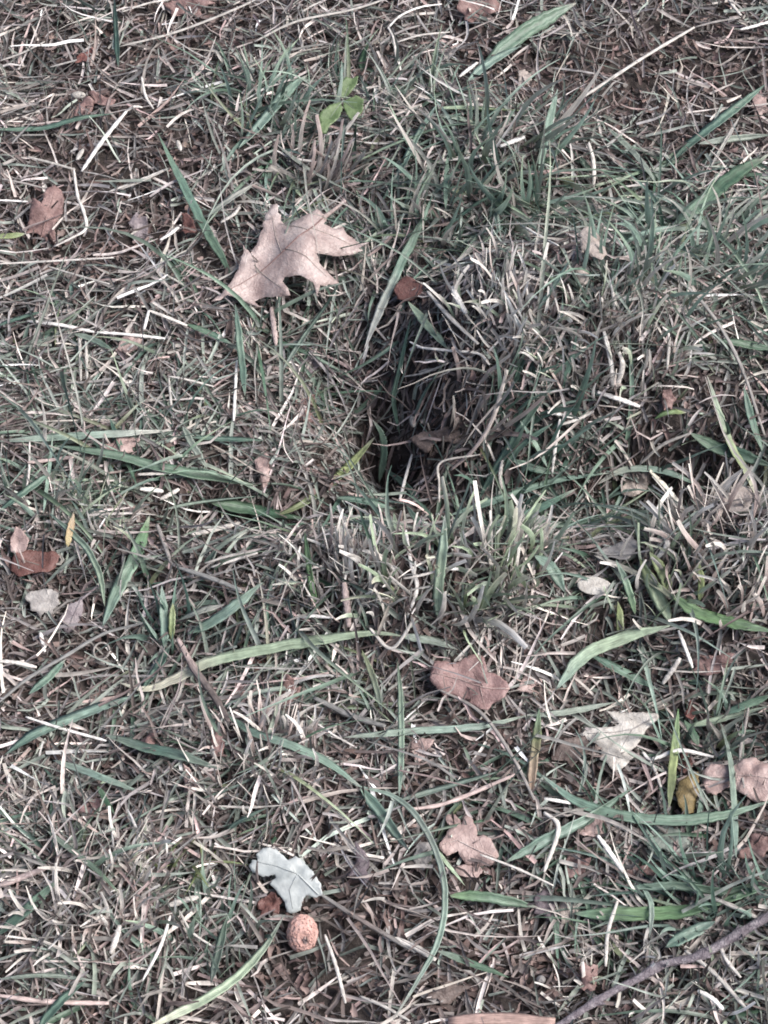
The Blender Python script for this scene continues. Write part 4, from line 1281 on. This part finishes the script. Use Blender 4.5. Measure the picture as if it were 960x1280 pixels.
def twig():
    px = [(690, 1288), (735, 1258), (772, 1236), (800, 1222), (830, 1205), (868, 1197), (905, 1178), (968, 1141)]
    W = [P(x, y, 0.011) for x, y in px]
    base = W[0]
    s = mpp(W[3])
    C = catmull(W, 44)
    rad = []
    for k in range(45):
        r = (4.4 + 1.8 * k / 44) * s
        for node in (9, 21, 30, 37):
            r *= 1 + 0.32 * math.exp(-((k - node) / 1.1) ** 2)
        rad.append(r)
    root = tag(empty('twig', base), 'purplish grey bare twig lying aslant in the bottom right corner', 'twig')
    link('stick', tube('stick', [p - base for p in C], rad, None, LM['bark'], 10, 0.95, 0.07), root)
    for node, side in ((9, 1), (21, -1), (30, 1), (37, -1)):
        p = C[node] - base
        T = (C[node + 1] - C[node - 1]).normalized()
        S = T.cross(Vector((0, 0, 1))).normalized() * side
        q = [p + S * 2 * s, p + S * 6 * s + T * 3 * s + Vector((0, 0, 2 * s)), p + S * 9 * s + T * 8 * s + Vector((0, 0, 3 * s))]
        link('side_bud', tube('side_bud', catmull(q, 5), [2.8 * s, 3.0 * s, 2.8 * s, 2.2 * s, 1.4 * s, 0.5 * s], None, LM['bark'], 6, 0.9), root)
    for p in C:
        occupy(p, 0.005)


twig()


def wood_chip():
    W = [P(x, y, 0.010) for x, y in ((560, 1276), (600, 1274), (640, 1274), (694, 1278))]
    base = W[0]
    C = catmull(W, 12)
    s = mpp(W[1])
    o = link('wood_chip', ribbon('wood_chip', [p - base for p in C], [17 * s * (0.7 + 0.3 * math.sin(PI * k / 12) + random.uniform(-.06, .06)) for k in range(13)],
                                 [(0.36, 0.25, 0.22)] * 13, M_STRAW, 0.1, 0.25), None, base)
    tag(o, 'flat pink brown chip lying along the bottom edge left of the twig', 'wood chip')
    for p in C:
        occupy(p, 0.006)


wood_chip()


# ------------------------------------------------------------------ rooted tufts: each a plant, each blade a part
def blade_template(height, width, bend, cols, seg=5, kind='stub'):
    tap = random.uniform(0.1, 0.85)
    pts = []
    for k in range(seg + 1):
        t = k / seg
        pts.append(Vector((bend * height * t * t * 0.8 + 0.02 * height * math.sin(5 * t + bend * 9), 0.04 * height * math.sin(3 * t + bend * 20), height * t * (1 - 0.22 * abs(bend) * t))))
    wid = [width * (profile('tip', k / seg) if kind == 'tip' else (0.8 + 0.25 * math.sin(PI * (k / seg) * 0.8)) * (1 - (k / seg) ** 3 * tap)) for k in range(seg + 1)]
    cc = []
    for k in range(seg + 1):
        u = k / seg * (len(cols) - 1)
        i = min(int(u), len(cols) - 2)
        cc.append(lerp3(cols[i], cols[i + 1], u - i))
    fr = frames(pts, random.uniform(-.3, .3), random.uniform(-.9, .9), Vector((0, 1, 0)))
    co, cl, uv, q = [], [], [], []
    for k, (p, (T, S, N)) in enumerate(zip(pts, fr)):
        w = wid[k] / 2
        co += [p - S * w + N * w * 0.35, p - N * w * 0.1, p + S * w + N * w * 0.35]
        cl += [cc[k], tuple(c * 0.88 for c in cc[k]), cc[k]]
        uv += [(0, k / seg * 2), (.5, k / seg * 2), (1, k / seg * 2)]
    for k in range(seg):
        for j in range(2):
            a = k * 3 + j
            q.append((a, a + 3, a + 4, a + 1))
    return mesh_np('blade', np.array([tuple(v) for v in co]), q, M_BLADE if kind == 'tip' else M_STRAW, np.array(cl), np.array(uv))


PAL = {
    'paleStub': [('pink', 'pale', 'white'), ('straw', 'pale', 'pale'), ('straw', 'pale', 'white'), ('brown', 'pink', 'pale'), ('pale', 'white', 'white'), ('ggreen', 'pgreen', 'pale')],
    'pinkStub': [('pink', 'pale', 'pale'), ('tan', 'pink', 'pale'), ('straw', 'pale', 'white'), ('brown', 'pink', 'pale'), ('tan', 'pale', 'pale')],
    'greenStub': [('ygreen', 'pgreen', 'pgreen'), ('pgreen', 'pgreen', 'cream'), ('ggreen', 'ggreen', 'pgreen'), ('tan', 'pale', 'white'), ('tan', 'straw', 'pale')],
    'green': [('olive', 'ggreen', 'pteal'), ('teal', 'pteal', 'pgreen'), ('ggreen', 'ggreen', 'straw'), ('ggreen', 'pteal', 'pgreen'), ('tan', 'straw', 'pale'), ('green', 'pteal', 'pteal')],
    'teal': [('dteal', 'teal', 'teal'), ('dteal', 'teal', 'pteal'), ('teal', 'pteal', 'pteal'), ('ggreen', 'pteal', 'ggreen')],
    'dry': [('brown', 'tan', 'straw'), ('brown', 'brown', 'pink'), ('grey', 'tan', 'pink')],
    'rosette': [('olive', 'ygreen', 'ygreen'), ('ygreen', 'olive', 'ygreen')],
}
# spot, spread px (x, y), blades, palette, height mm, width mm, lean (x, y), outward lean, shape, label
TUFTS = [
    ((618, 405), (56, 30), 64, 'paleStub', (10, 20), (1.2, 2.4), (0, 0.1), 0.8, 'stub', 'clump of whitish cut stubs on the edge above the hollow'),
    ((700, 440), (54, 40), 68, 'paleStub', (9, 20), (1.1, 2.2), (0, 0.1), 0.7, 'stub', 'palest clump of cut stubs right of the hollow, around the left of the white V'),
    ((800, 440), (45, 34), 50, 'paleStub', (9, 20), (1.0, 2.0), (0.1, 0.1), 0.7, 'stub', 'clump of pale stubs right of the white V'),
    ((790, 375), (60, 32), 52, 'green', (12, 30), (0.8, 1.8), (0, 0.15), 0.8, 'tip', 'green tuft behind the pale stubble at right'),
    ((885, 330), (70, 44), 54, 'green', (16, 36), (1.3, 2.7), (0.2, -0.1), 1.7, 'tip', 'bushy teal tuft at the right edge below the looping blade'),
    ((610, 215), (80, 50), 62, 'green', (18, 40), (1.3, 2.7), (0.3, -0.3), 2.0, 'tip', 'arching green tuft at upper middle right of the clover'),
    ((655, 255), (26, 22), 16, 'green', (16, 34), (1.0, 2.0), (-0.1, 0.2), 0.6, 'tip', 'fresh green tuft at the foot of the straight upright blade'),
    ((455, 735), (66, 38), 70, 'paleStub', (9, 19), (1.1, 2.3), (0, 0.1), 0.7, 'stub', 'whitish cut stubs on the left half of the front mound'),
    ((560, 722), (66, 36), 54, 'greenStub', (12, 26), (1.4, 3.2), (0, 0.1), 0.6, 'stub', 'pale green cut stubs on the middle of the front mound'),
    ((640, 715), (30, 30), 32, 'greenStub', (12, 26), (1.3, 2.8), (0.1, 0.1), 0.6, 'stub', 'pale green stubs at the right end of the front mound'),
    ((915, 690), (56, 62), 92, 'pinkStub', (11, 24), (1.1, 2.4), (-0.1, 0.05), 0.6, 'stub', 'pinkish tan stubble at the right edge above the vivid green blade'),
    ((815, 742), (34, 34), 26, 'greenStub', (10, 22), (1.2, 2.6), (0, 0.1), 0.6, 'stub', 'yellow green stubs around the serrated cut blade'),
    ((325, 965), (60, 38), 66, 'pinkStub', (9, 18), (1.1, 2.2), (0, 0.1), 0.8, 'stub', 'reddish pale stubble below the dusky teal blade at left'),
    ((105, 1140), (62, 44), 66, 'pinkStub', (9, 18), (1.1, 2.2), (0, 0.1), 0.8, 'stub', 'pinkish pale stubble at left near the bottom'),
    ((190, 1110), (52, 36), 50, 'paleStub', (7, 15), (0.9, 2.0), (0.1, 0.1), 0.8, 'stub', 'whitish stubble between the left pinkish stubble and the white leaf'),
    ((275, 1175), (40, 38), 30, 'green', (10, 26), (0.8, 1.8), (0, 0.2), 0.6, 'tip', 'grey green tuft left of the long pale stem'),
    ((70, 625), (56, 34), 40, 'green', (10, 26), (0.8, 1.8), (0.2, 0.1), 0.7, 'tip', 'green tuft above the dark red brown leaf'),
    ((150, 660), (44, 34), 30, 'greenStub', (8, 20), (0.8, 1.7), (0.1, 0.1), 0.7, 'tip', 'thin pale tuft left of the bright kinked blade'),
    ((655, 545), (50, 40), 46, 'teal', (14, 34), (1.0, 2.4), (0.6, 0.5), 0.6, 'tip', 'teal tuft under the crossing blades right of the hollow'),
    ((690, 635), (70, 24), 40, 'teal', (12, 30), (1.0, 2.2), (0.5, 0.2), 0.9, 'tip', 'dark teal tuft lying in the valley behind the front mound'),
    ((385, 235), (34, 22), 34, 'dry', (12, 26), (1.4, 3.0), (0.6, 0.5), 0.3, 'stub', 'bundle of dry brown stalks just above the oak leaf'),
    ((585, 520), (40, 26), 40, 'dry', (12, 28), (1.0, 2.2), (0.6, 0.5), 0.3, 'stub', 'fan of dead brown stalks on the right wall of the hollow'),
    ((236, 1086), (16, 12), 12, 'rosette', (6, 11), (2.0, 3.4), (0, 0), 1.6, 'tip', 'small yellow green rosette left of the white leaf'),
    ((8, 1076), (16, 14), 12, 'rosette', (6, 13), (1.2, 2.4), (0, 0.1), 1.4, 'tip', 'small yellow green rosette at the left edge'),
    ((215, 800), (14, 12), 12, 'teal', (10, 24), (1.6, 3.0), (0, 0.1), 1.0, 'tip', 'small rooted teal plant left of the pinkish brown stalk'),
    ((900, 1130), (70, 26), 34, 'teal', (14, 30), (1.0, 2.2), (-0.7, 0.1), 0.7, 'tip', 'green tuft at the right edge above the twig'),
    ((880, 940), (40, 34), 24, 'green', (12, 26), (1.0, 2.0), (0, 0.2), 0.7, 'tip', 'green tuft around the mustard yellow curled leaf'),
    ((470, 110), (52, 36), 36, 'green', (10, 26), (0.9, 1.9), (0.4, 0), 1.0, 'tip', 'dusky green tuft right of the clover'),
    ((340, 155), (44, 40), 34, 'green', (12, 28), (0.9, 1.9), (0.5, 0.5), 0.6, 'tip', 'dusky leaning tuft left of the clover'),
    ((535, 285), (52, 34), 34, 'green', (12, 30), (1.0, 2.0), (0.2, 0.2), 0.9, 'tip', 'dusky teal tuft right of the oak leaf stalk'),
    ((765, 1235), (60, 40), 40, 'paleStub', (6, 14), (0.8, 1.7), (0, 0.1), 0.8, 'stub', 'short pale stubs around the lower end of the twig'),
    ((900, 1235), (60, 34), 40, 'paleStub', (6, 14), (0.8, 1.7), (0, 0.1), 0.8, 'stub', 'short pale stubs under the twig at the bottom right corner'),
    ((40, 1010), (50, 34), 40, 'paleStub', (7, 15), (0.8, 1.7), (0.3, 0.2), 0.8, 'stub', 'pale stubble at the left edge below the folded broad blade'),
]


def blocked(p, tol=0.0):
    z = OCC.get((int(math.floor(p.x / CELL)), int(math.floor(p.y / CELL))))
    return z is not None and p.z > z + tol


def tuft(spot, spread, n, pal, hh, ww, lean, outw, kind, label):
    c = P(spot[0], spot[1], 0)
    root = tag(empty('grass_tuft', c), label, 'grass tuft')
    tmpl = []
    for cs in PAL[pal]:
        for b in (0.15, 0.45, 0.8):
            f = random.uniform(0.85, 1.25)
            tmpl.append(blade_template(0.02, 0.0015 * random.uniform(0.8, 1.3), b * random.choice((-1, 1)), [tuple(x * f for x in CO[k]) for k in cs], 5, kind))
    s = mpp(c)
    made = tries = 0
    while made < n * (1.9 if kind == 'stub' else 1.6) and tries < n * 9:
        tries += 1
        a, r = random.uniform(0, 2 * PI), math.sqrt(random.random()) * 1.25
        dx, dy = math.cos(a) * r, math.sin(a) * r
        x = c.x + dx * spread[0] * s
        y = c.y + dy * spread[1] * s / math.sin(PITCH)
        z = Hs(x, y) - 0.001
        h = random.uniform(*hh) / 1000 * 1.7
        lx = lean[0] + dx * outw * 0.55 + random.gauss(0, 0.32)
        ly = lean[1] + dy * outw * 0.55 + random.gauss(0, 0.32)
        d = Vector((lx, ly, 1)).normalized()
        if random.random() < 0.75 and any(blocked(Vector((x, y, z)) + d * h * t, 0.0005) for t in (0.35, 0.7, 1.0)):
            continue
        o = link('blade', random.choice(tmpl), root, Vector((x, y, z)) - c)
        q = d.to_track_quat('Z', 'Y')
        o.rotation_mode = 'QUATERNION'
        o.rotation_quaternion = q @ Matrix.Rotation(random.uniform(0, 2 * PI), 3, 'Z').to_quaternion()
        k = h / 0.02
        wd = random.uniform(*ww) / 1.5 * (0.8 if kind == 'stub' else 1.15)
        o.scale = (wd * 0.6 + k * 0.4, wd, k)
        made += 1
    return root


for tf in TUFTS:
    tuft(*tf)


# ------------------------------------------------------------------ countless bits: litter, chopped straw, stubble, fine grass
def in_frame(x, y, margin):
    """share of the world near the picture's footprint (margin metres round it)"""
    d = (y + DIST * math.cos(PITCH)) * math.cos(PITCH) + DIST * math.sin(PITCH) * math.sin(PITCH)
    return (np.abs(x) < d * TAN + margin) & (y > -0.235 - margin) & (y < 0.385 + margin)


def scatter(n, margin=0.035, ring=0.16):
    """n spots in the footprint at full density plus a thin ring of spots outside"""
    X = RNG.uniform(-0.42, 0.42, n * 6)
    Y = RNG.uniform(-0.42, 0.56, n * 6)
    a = in_frame(X, Y, margin)
    b = in_frame(X, Y, ring) & ~a & (RNG.random(len(X)) < 0.3)
    area = 0.84 * 0.98 / (n * 6)
    keep = a | b
    X, Y = X[keep], Y[keep]
    core = np.clip(field(HOLLOW, X, Y), 0, 1)
    k = RNG.random(len(X)) > 0.72 * core
    X, Y = X[k], Y[k]
    a = in_frame(X, Y, margin)
    # thin to about n in the footprint
    na = max(1, int(a.sum()))
    f = min(1.0, n / na)
    k = RNG.random(len(X)) < f
    return X[k], Y[k]


def palette(keys, wts, n, var=0.16):
    K = np.array([CO[k] if isinstance(k, str) else k for k in keys])
    idx = RNG.choice(len(K), n, p=np.array(wts) / sum(wts))
    c = K[idx] * np.exp(RNG.normal(0, var, (n, 1))) * (1 + RNG.normal(0, 0.018, (n, 3)))
    return np.clip(c * np.array([1.03, 0.992, 1.005]), 0.01, 0.85)


def strands(X, Y, az, L, W, col0, col1, S=4, curl=0.0, wob=0.0, e0=0.0, e1=0.0, off=0.001, follow=1.0, taper=0.3, fold=0.3, block=None, roll=0.5, twist=0.8):
    n = len(X)
    s = np.linspace(0, 1, S + 1)[None, :]
    b = lambda v: np.broadcast_to(np.asarray(v, float).reshape(-1, 1), (n, 1))
    ph = RNG.uniform(0, 2 * PI, (n, 1))
    fr = RNG.uniform(0.6, 1.6, (n, 1))
    hd = b(az) + b(curl) * (s - 0.5) + b(wob) * np.sin(2 * PI * fr * s + ph)
    el = b(e0) + b(e1) * s + 0.4 * b(wob) * np.sin(2 * PI * fr * s + ph * 1.7)
    ds = b(L) / S
    dx = np.cos(el) * np.cos(hd) * ds
    dy = np.cos(el) * np.sin(hd) * ds
    dz = np.sin(el) * ds
    cs = lambda d: np.concatenate([np.zeros((n, 1)), np.cumsum(d[:, :-1], 1)], 1)
    x = X[:, None] + cs(dx)
    y = Y[:, None] + cs(dy)
    zr = cs(dz)
    f = b(follow)
    hb = H(X, Y)[:, None]
    hs = H(x, y)
    z = np.maximum(f * hs + (1 - f) * hb + b(off) + zr, hs + 0.0004)
    lucky = RNG.random(n) < 0.9
    if block is not None:
        ok = np.ones(n, bool)
        ix = np.floor(x / CELL).astype(int)
        iy = np.floor(y / CELL).astype(int)
        for i in range(n):
            for k in range(S + 1):
                zz = OCC.get((ix[i, k], iy[i, k]))
                if zz is not None and z[i, k] > zz + block and lucky[i]:
                    ok[i] = False
                    break
    else:
        ok = np.ones(n, bool)
    C = np.stack([x, y, z], -1)[ok]
    n = len(C)
    W = np.broadcast_to(np.asarray(W, float), ok.shape)[ok]
    col0, col1 = col0[ok], col1[ok]
    T = np.gradient(C, axis=1)
    T /= np.linalg.norm(T, axis=2, keepdims=True) + 1e-12
    up = np.zeros_like(T)
    up[..., 2] = 1
    vert = np.abs(T[..., 2:3]) > 0.92
    up = np.where(vert, np.array([0.3, 1, 0.1]), up)
    Sd = np.cross(T, up)
    Sd /= np.linalg.norm(Sd, axis=2, keepdims=True) + 1e-12
    N = np.cross(Sd, T)
    r = (RNG.normal(0, roll, (n, 1)) + RNG.normal(0, twist, (n, 1)) * s)[..., None]
    S2 = Sd * np.cos(r) + N * np.sin(r)
    N2 = N * np.cos(r) - Sd * np.sin(r)
    tp = (1 - (1 - taper) * s ** 1.6)
    tp = tp * (0.8 + 0.2 * np.sin(PI * np.clip(s + 0.15, 0, 1)))
    w = (W[:, None] * tp / 2)[..., None]
    V = np.stack([C - S2 * w + N2 * w * fold, C - N2 * w * fold * 0.5, C + S2 * w + N2 * w * fold], 2)
    cc = col0[:, None, :] * (1 - s[..., None]) + col1[:, None, :] * s[..., None]
    cc = np.stack([cc, cc * 0.86, cc], 2)
    per = (S + 1) * 3
    base = (np.arange(n) * per)[:, None, None]
    k = np.arange(S)[None, :, None] * 3
    j = np.arange(2)[None, None, :]
    a = base + k + j
    q = np.stack([a, a + 3, a + 4, a + 1], -1).reshape(-1, 4)
    return V.reshape(-1, 3), q, cc.reshape(-1, 3)


def merge(parts):
    V, Q, C, o = [], [], [], 0
    for v, q, c in parts:
        V.append(v)
        Q.append(q + o)
        C.append(c)
        o += len(v)
    return np.concatenate(V), np.concatenate(Q), np.concatenate(C)


def field(spots, x, y):
    z = np.zeros(len(x))
    for px, py, sx, sy, w in spots:
        c = P0(px, py)
        z += w * np.exp(-0.5 * (((x - c.x) / (sx * 0.0004)) ** 2 + ((y - c.y) / (sy * 0.0005)) ** 2))
    return z


GREEN = [(620, 210, 90, 60, 1), (860, 310, 110, 70, 1), (820, 220, 60, 40, 0.5), (250, 570, 220, 35, 0.8), (660, 560, 90, 60, 1), (700, 640, 110, 35, 1), (90, 620, 70, 45, 0.9),
         (540, 680, 90, 40, 0.7), (830, 750, 80, 60, 0.6), (230, 770, 60, 45, 0.7), (790, 1010, 130, 50, 0.7), (820, 1130, 140, 35, 0.9), (270, 1180, 45, 50, 0.7),
         (380, 150, 90, 60, 0.6), (500, 110, 60, 50, 0.7), (480, 300, 70, 60, 0.7), (420, 620, 100, 40, 0.7), (930, 480, 60, 80, 0.6), (60, 1150, 60, 50, 0.3),
         (30, 440, 60, 60, 0.4), (250, 420, 80, 50, 0.3), (420, 850, 90, 50, 0.4)]
BARE = [(925, 95, 60, 50, 0.6), (235, 245, 50, 40, 0.5), (930, 855, 50, 30, 0.5), (790, 110, 130, 75, 1.1), (200, 60, 150, 65, 0.8), (130, 190, 110, 60, 0.7), (180, 310, 120, 45, 1.0), (420, 1220, 140, 60, 0.6), (690, 1200, 90, 50, 0.6), (560, 30, 90, 40, 0.7),
        (640, 100, 70, 40, 0.6), (400, 1130, 70, 50, 0.3), (920, 1050, 60, 40, 0.5), (715, 950, 45, 38, 1.0), (100, 830, 60, 35, 0.5), (740, 275, 55, 25, 0.7)]
HOLLOW = [(482, 515, 22, 28, 1.2), (450, 455, 30, 28, 0.3), (590, 545, 50, 22, 0.6), (330, 645, 70, 14, 0.6), (520, 640, 60, 12, 0.5), (700, 625, 60, 12, 0.5), (740, 275, 45, 22, 0.5)]
DARK = [(478, 505, 60, 60, 1.2), (430, 430, 70, 60, 0.6), (600, 610, 150, 30, 0.6), (330, 640, 120, 25, 0.5), (770, 600, 90, 40, 0.7)]
STUB = [(640, 410, 70, 50, 1), (740, 440, 90, 50, 1), (480, 740, 100, 45, 1), (610, 720, 60, 40, 0.6), (915, 690, 60, 70, 1), (330, 965, 80, 50, 1), (120, 1130, 110, 60, 1),
        (210, 1090, 80, 50, 0.8), (770, 1230, 90, 50, 0.5), (900, 1240, 70, 40, 0.6), (60, 1000, 80, 50, 0.6), (890, 830, 60, 40, 0.5), (430, 900, 60, 40, 0.4)]


def stuff(name, label, parts, mat):
    V, Q, C = merge(parts)
    me = mesh_np(name, V, Q, mat, C)
    tag(link(name, me), label, kind='stuff')


# crumbs and torn leaf bits on the soil
X, Y = scatter(17000)
keep = RNG.random(len(X)) < 0.6 + 0.4 * np.clip(field(BARE, X, Y), 0, 1)
X, Y = X[keep], Y[keep]
n = len(X)
c0 = palette([(0.16, 0.115, 0.105), (0.09, 0.066, 0.06), (0.23, 0.175, 0.16), (0.17, 0.15, 0.142), (0.30, 0.23, 0.21)], [4, 3, 3, 3, 1], n)
p1 = strands(X, Y, RNG.uniform(0, 2 * PI, n), RNG.gamma(2.2, 0.0024, n) + 0.0015, RNG.uniform(0.0010, 0.0040, n), c0, c0 * 0.9, 3, RNG.normal(0, 0.8, n), 0.3,
             RNG.normal(0.0, 0.35, n), RNG.normal(0, 0.8, n), RNG.uniform(0.0006, 0.0045, n), 1.0, 0.35, 0.5, None, 0.5, 0.6)
stuff('leaf_litter', 'torn brown leaf crumbs strewn over the soil', [p1], M_THATCH)


def clumps(n, dens, per, spread, fan, edge=0.0):
    """strand feet gathered in clumps that each lean their own way: x, y, heading, clump tint"""
    X, Y = scatter(n)
    k = RNG.random(len(X)) < dens(X, Y)
    X, Y = X[k], Y[k]
    m = RNG.poisson(per, len(X)) + 3
    lean = RNG.uniform(0, 2 * PI, len(X))
    tint = np.exp(RNG.normal(0, 0.13, len(X)))
    x, y, a, t = (np.repeat(v, m) for v in (X, Y, lean, tint))
    r = RNG.normal(0, spread, len(x))
    r2 = RNG.normal(0, spread, len(x))
    out = np.arctan2(r2, r)
    a = np.where(RNG.random(len(x)) < 0.45, out + RNG.normal(0, 0.4, len(x)), a + RNG.normal(0, fan, len(x)))
    return x + r, y + r2, a, t[:, None]


bare = lambda x, y: np.clip(field(BARE, x, y), 0, 1)
# chopped straw: short chips under longer cuttings, colours weighted dark as shade in the gaps
X, Y = scatter(25000)
keep = RNG.random(len(X)) > 0.74 * bare(X, Y)
X, Y = X[keep], Y[keep]
n = len(X)
c0 = palette(['grey', 'brown', 'tan', 'straw', 'ggreen', (0.10, 0.085, 0.08), 'pink', 'pale'], [5, 6, 2, 1.2, 2.5, 10, 0.7, 0.3], n, 0.3)
bb = bare(X, Y)[:, None]
c0 = c0 * (1 - bb) + bb * palette(['brown', (0.10, 0.08, 0.075), 'grey', 'tan', 'pink'], [5, 4, 3, 2, 0.6], n, 0.3)
p1 = strands(X, Y, RNG.uniform(0, 2 * PI, n), RNG.gamma(3.0, 0.0034, n) + 0.0035, RNG.uniform(0.0009, 0.0022, n), c0, c0 * RNG.uniform(0.8, 1.15, (n, 1)), 3,
             RNG.normal(0, 0.8, n), RNG.uniform(0, 0.4, n), RNG.normal(0.05, 0.35, n), RNG.normal(0, 0.6, n), RNG.uniform(0.0005, 0.0065, n), 0.7, 0.45, 0.4, None, 0.6, 0.8)
x, y, a, t = clumps(2300, lambda x, y: 1 - 0.92 * bare(x, y), 6, 0.008, 0.45)
n = len(x)
c0 = palette(['grey', 'tan', 'straw', 'pale', 'ggreen', 'brown', 'pink'], [5, 2.6, 3.4, 1.8, 5, 4.5, 0.6], n, 0.36) * t
p2 = strands(x, y, a, RNG.gamma(3.0, 0.0068, n) + 0.008, RNG.uniform(0.0009, 0.0021, n), c0, c0 * RNG.uniform(0.85, 1.25, (n, 1)), 5, RNG.normal(0, 0.4, n),
             RNG.uniform(0, 0.14, n), RNG.normal(0.08, 0.2, n), RNG.normal(-0.05, 0.4, n), 0.002 + 0.011 * RNG.random(n) ** 1.3, RNG.uniform(0.4, 1, n), 0.25, 0.4, 0.0003)
X, Y = scatter(4600)
keep = RNG.random(len(X)) < 0.45 + 0.55 * np.clip(field(STUB, X, Y), 0, 1)
X, Y = X[keep], Y[keep]
keep = RNG.random(len(X)) > 0.85 * np.clip(field(DARK, X, Y) + 0.8 * field(BARE, X, Y), 0, 1)
X, Y = X[keep], Y[keep]
n = len(X)
c0 = palette(['straw', 'pale', 'white', 'pink', 'ggreen'], [4, 3.0, 0.4, 0.8, 2.2], n, 0.18)
p3 = strands(X, Y, RNG.uniform(0, 2 * PI, n), RNG.gamma(3.0, 0.0070, n) + 0.007, RNG.uniform(0.0010, 0.0023, n), c0, c0 * RNG.uniform(0.9, 1.15, (n, 1)), 5, RNG.normal(0, 0.3, n),
             RNG.uniform(0, 0.1, n), RNG.normal(0.05, 0.16, n), RNG.normal(0, 0.25, n), RNG.uniform(0.005, 0.011, n), RNG.uniform(0.3, 0.8, n), 0.4, 0.4, 0.0003)
stuff('chopped_straw', 'dull mown straw and hay cuttings matted over the ground', [p1, p2, p3], M_THATCH)

# standing stubble, in tufts
x, y, a, t = clumps(1500, lambda x, y: 0.14 + 0.8 * np.clip(field(STUB, x, y), 0, 1) - 0.6 * bare(x, y), 9, 0.0055, 0.9)
n = len(x)
st = np.clip(field(STUB, x, y), 0, 1.0)
c0 = palette(['brown', 'pink', 'tan', 'ggreen', 'straw'], [2, 2, 3, 3, 2], n, 0.2) * t
c1 = palette(['straw', 'pale', 'ggreen', 'white', 'pink', 'pteal', 'pgreen'], [3, 4, 3, 1.4, 1.2, 1.6, 1.2], n, 0.16) * t
p1 = strands(x, y, a, RNG.uniform(0.009, 0.020, n) + 0.009 * st * RNG.random(n), RNG.uniform(0.0009, 0.0021, n), c0, c1, 4, RNG.normal(0, 0.5, n), RNG.uniform(0, 0.18, n),
             RNG.normal(0.85, 0.35, n), RNG.normal(-0.25, 0.5, n), -0.0005, 0.2, 0.5, 0.4, 0.0002)
stuff('cut_stubble', 'short mown stubble standing out of the matted straw', [p1], M_THATCH)

# fine living grass, in tufts that lean over
x, y, a, t = clumps(1500, lambda x, y: 0.10 + 0.72 * np.clip(field(GREEN, x, y), 0, 1.2) - 0.5 * bare(x, y), 12, 0.006, 0.55)
n = len(x)
c0 = palette(['dgreen', 'dteal', 'olive', 'ggreen', 'green'], [1, 2, 1, 5, 2], n, 0.2) * t
c1 = palette(['teal', 'green', 'pteal', 'ggreen', 'pgreen', 'straw'], [3, 2.2, 5, 4.5, 2.4, 1.8], n, 0.18) * t
p1 = strands(x, y, a, RNG.gamma(4.5, 0.0085, n) + 0.010, RNG.uniform(0.0012, 0.0029, n), c0, c1, 7, RNG.normal(0, 0.4, n), RNG.uniform(0, 0.10, n),
             np.abs(RNG.normal(0.55, 0.35, n)), RNG.normal(-0.95, 0.4, n), RNG.uniform(0.001, 0.004, n), RNG.uniform(0.2, 0.6, n), 0.15, 0.45, 0.0006)
stuff('fine_grass', 'thin living grass threading through the straw', [p1], M_BLADE_FINE)

# the same turf, coarser, carrying on beyond the picture
m = 26000
R = 0.25 + 2.6 * RNG.random(m) ** 1.6
A = RNG.uniform(0, 2 * PI, m)
X, Y = R * np.cos(A), R * np.sin(A) + 0.06
keep = ~in_frame(X, Y, 0.10)
X, Y, R = X[keep], Y[keep], R[keep]
n = len(X)
c0 = palette(['grey', 'tan', 'straw', 'ggreen', 'brown', 'green'], [4, 4, 4, 3, 3, 2], n, 0.2)
p1 = strands(X, Y, RNG.uniform(0, 2 * PI, n), RNG.uniform(0.03, 0.08, n), RNG.uniform(0.003, 0.007, n), c0, c0, 3, RNG.normal(0, 0.6, n), 0.1,
             np.abs(RNG.normal(0.2, 0.2, n)), RNG.normal(-0.4, 0.3, n), 0.003, 0.7, 0.4, 0.3)
stuff('surrounding_turf', 'mown turf carrying on all round', [p1], M_THATCH)
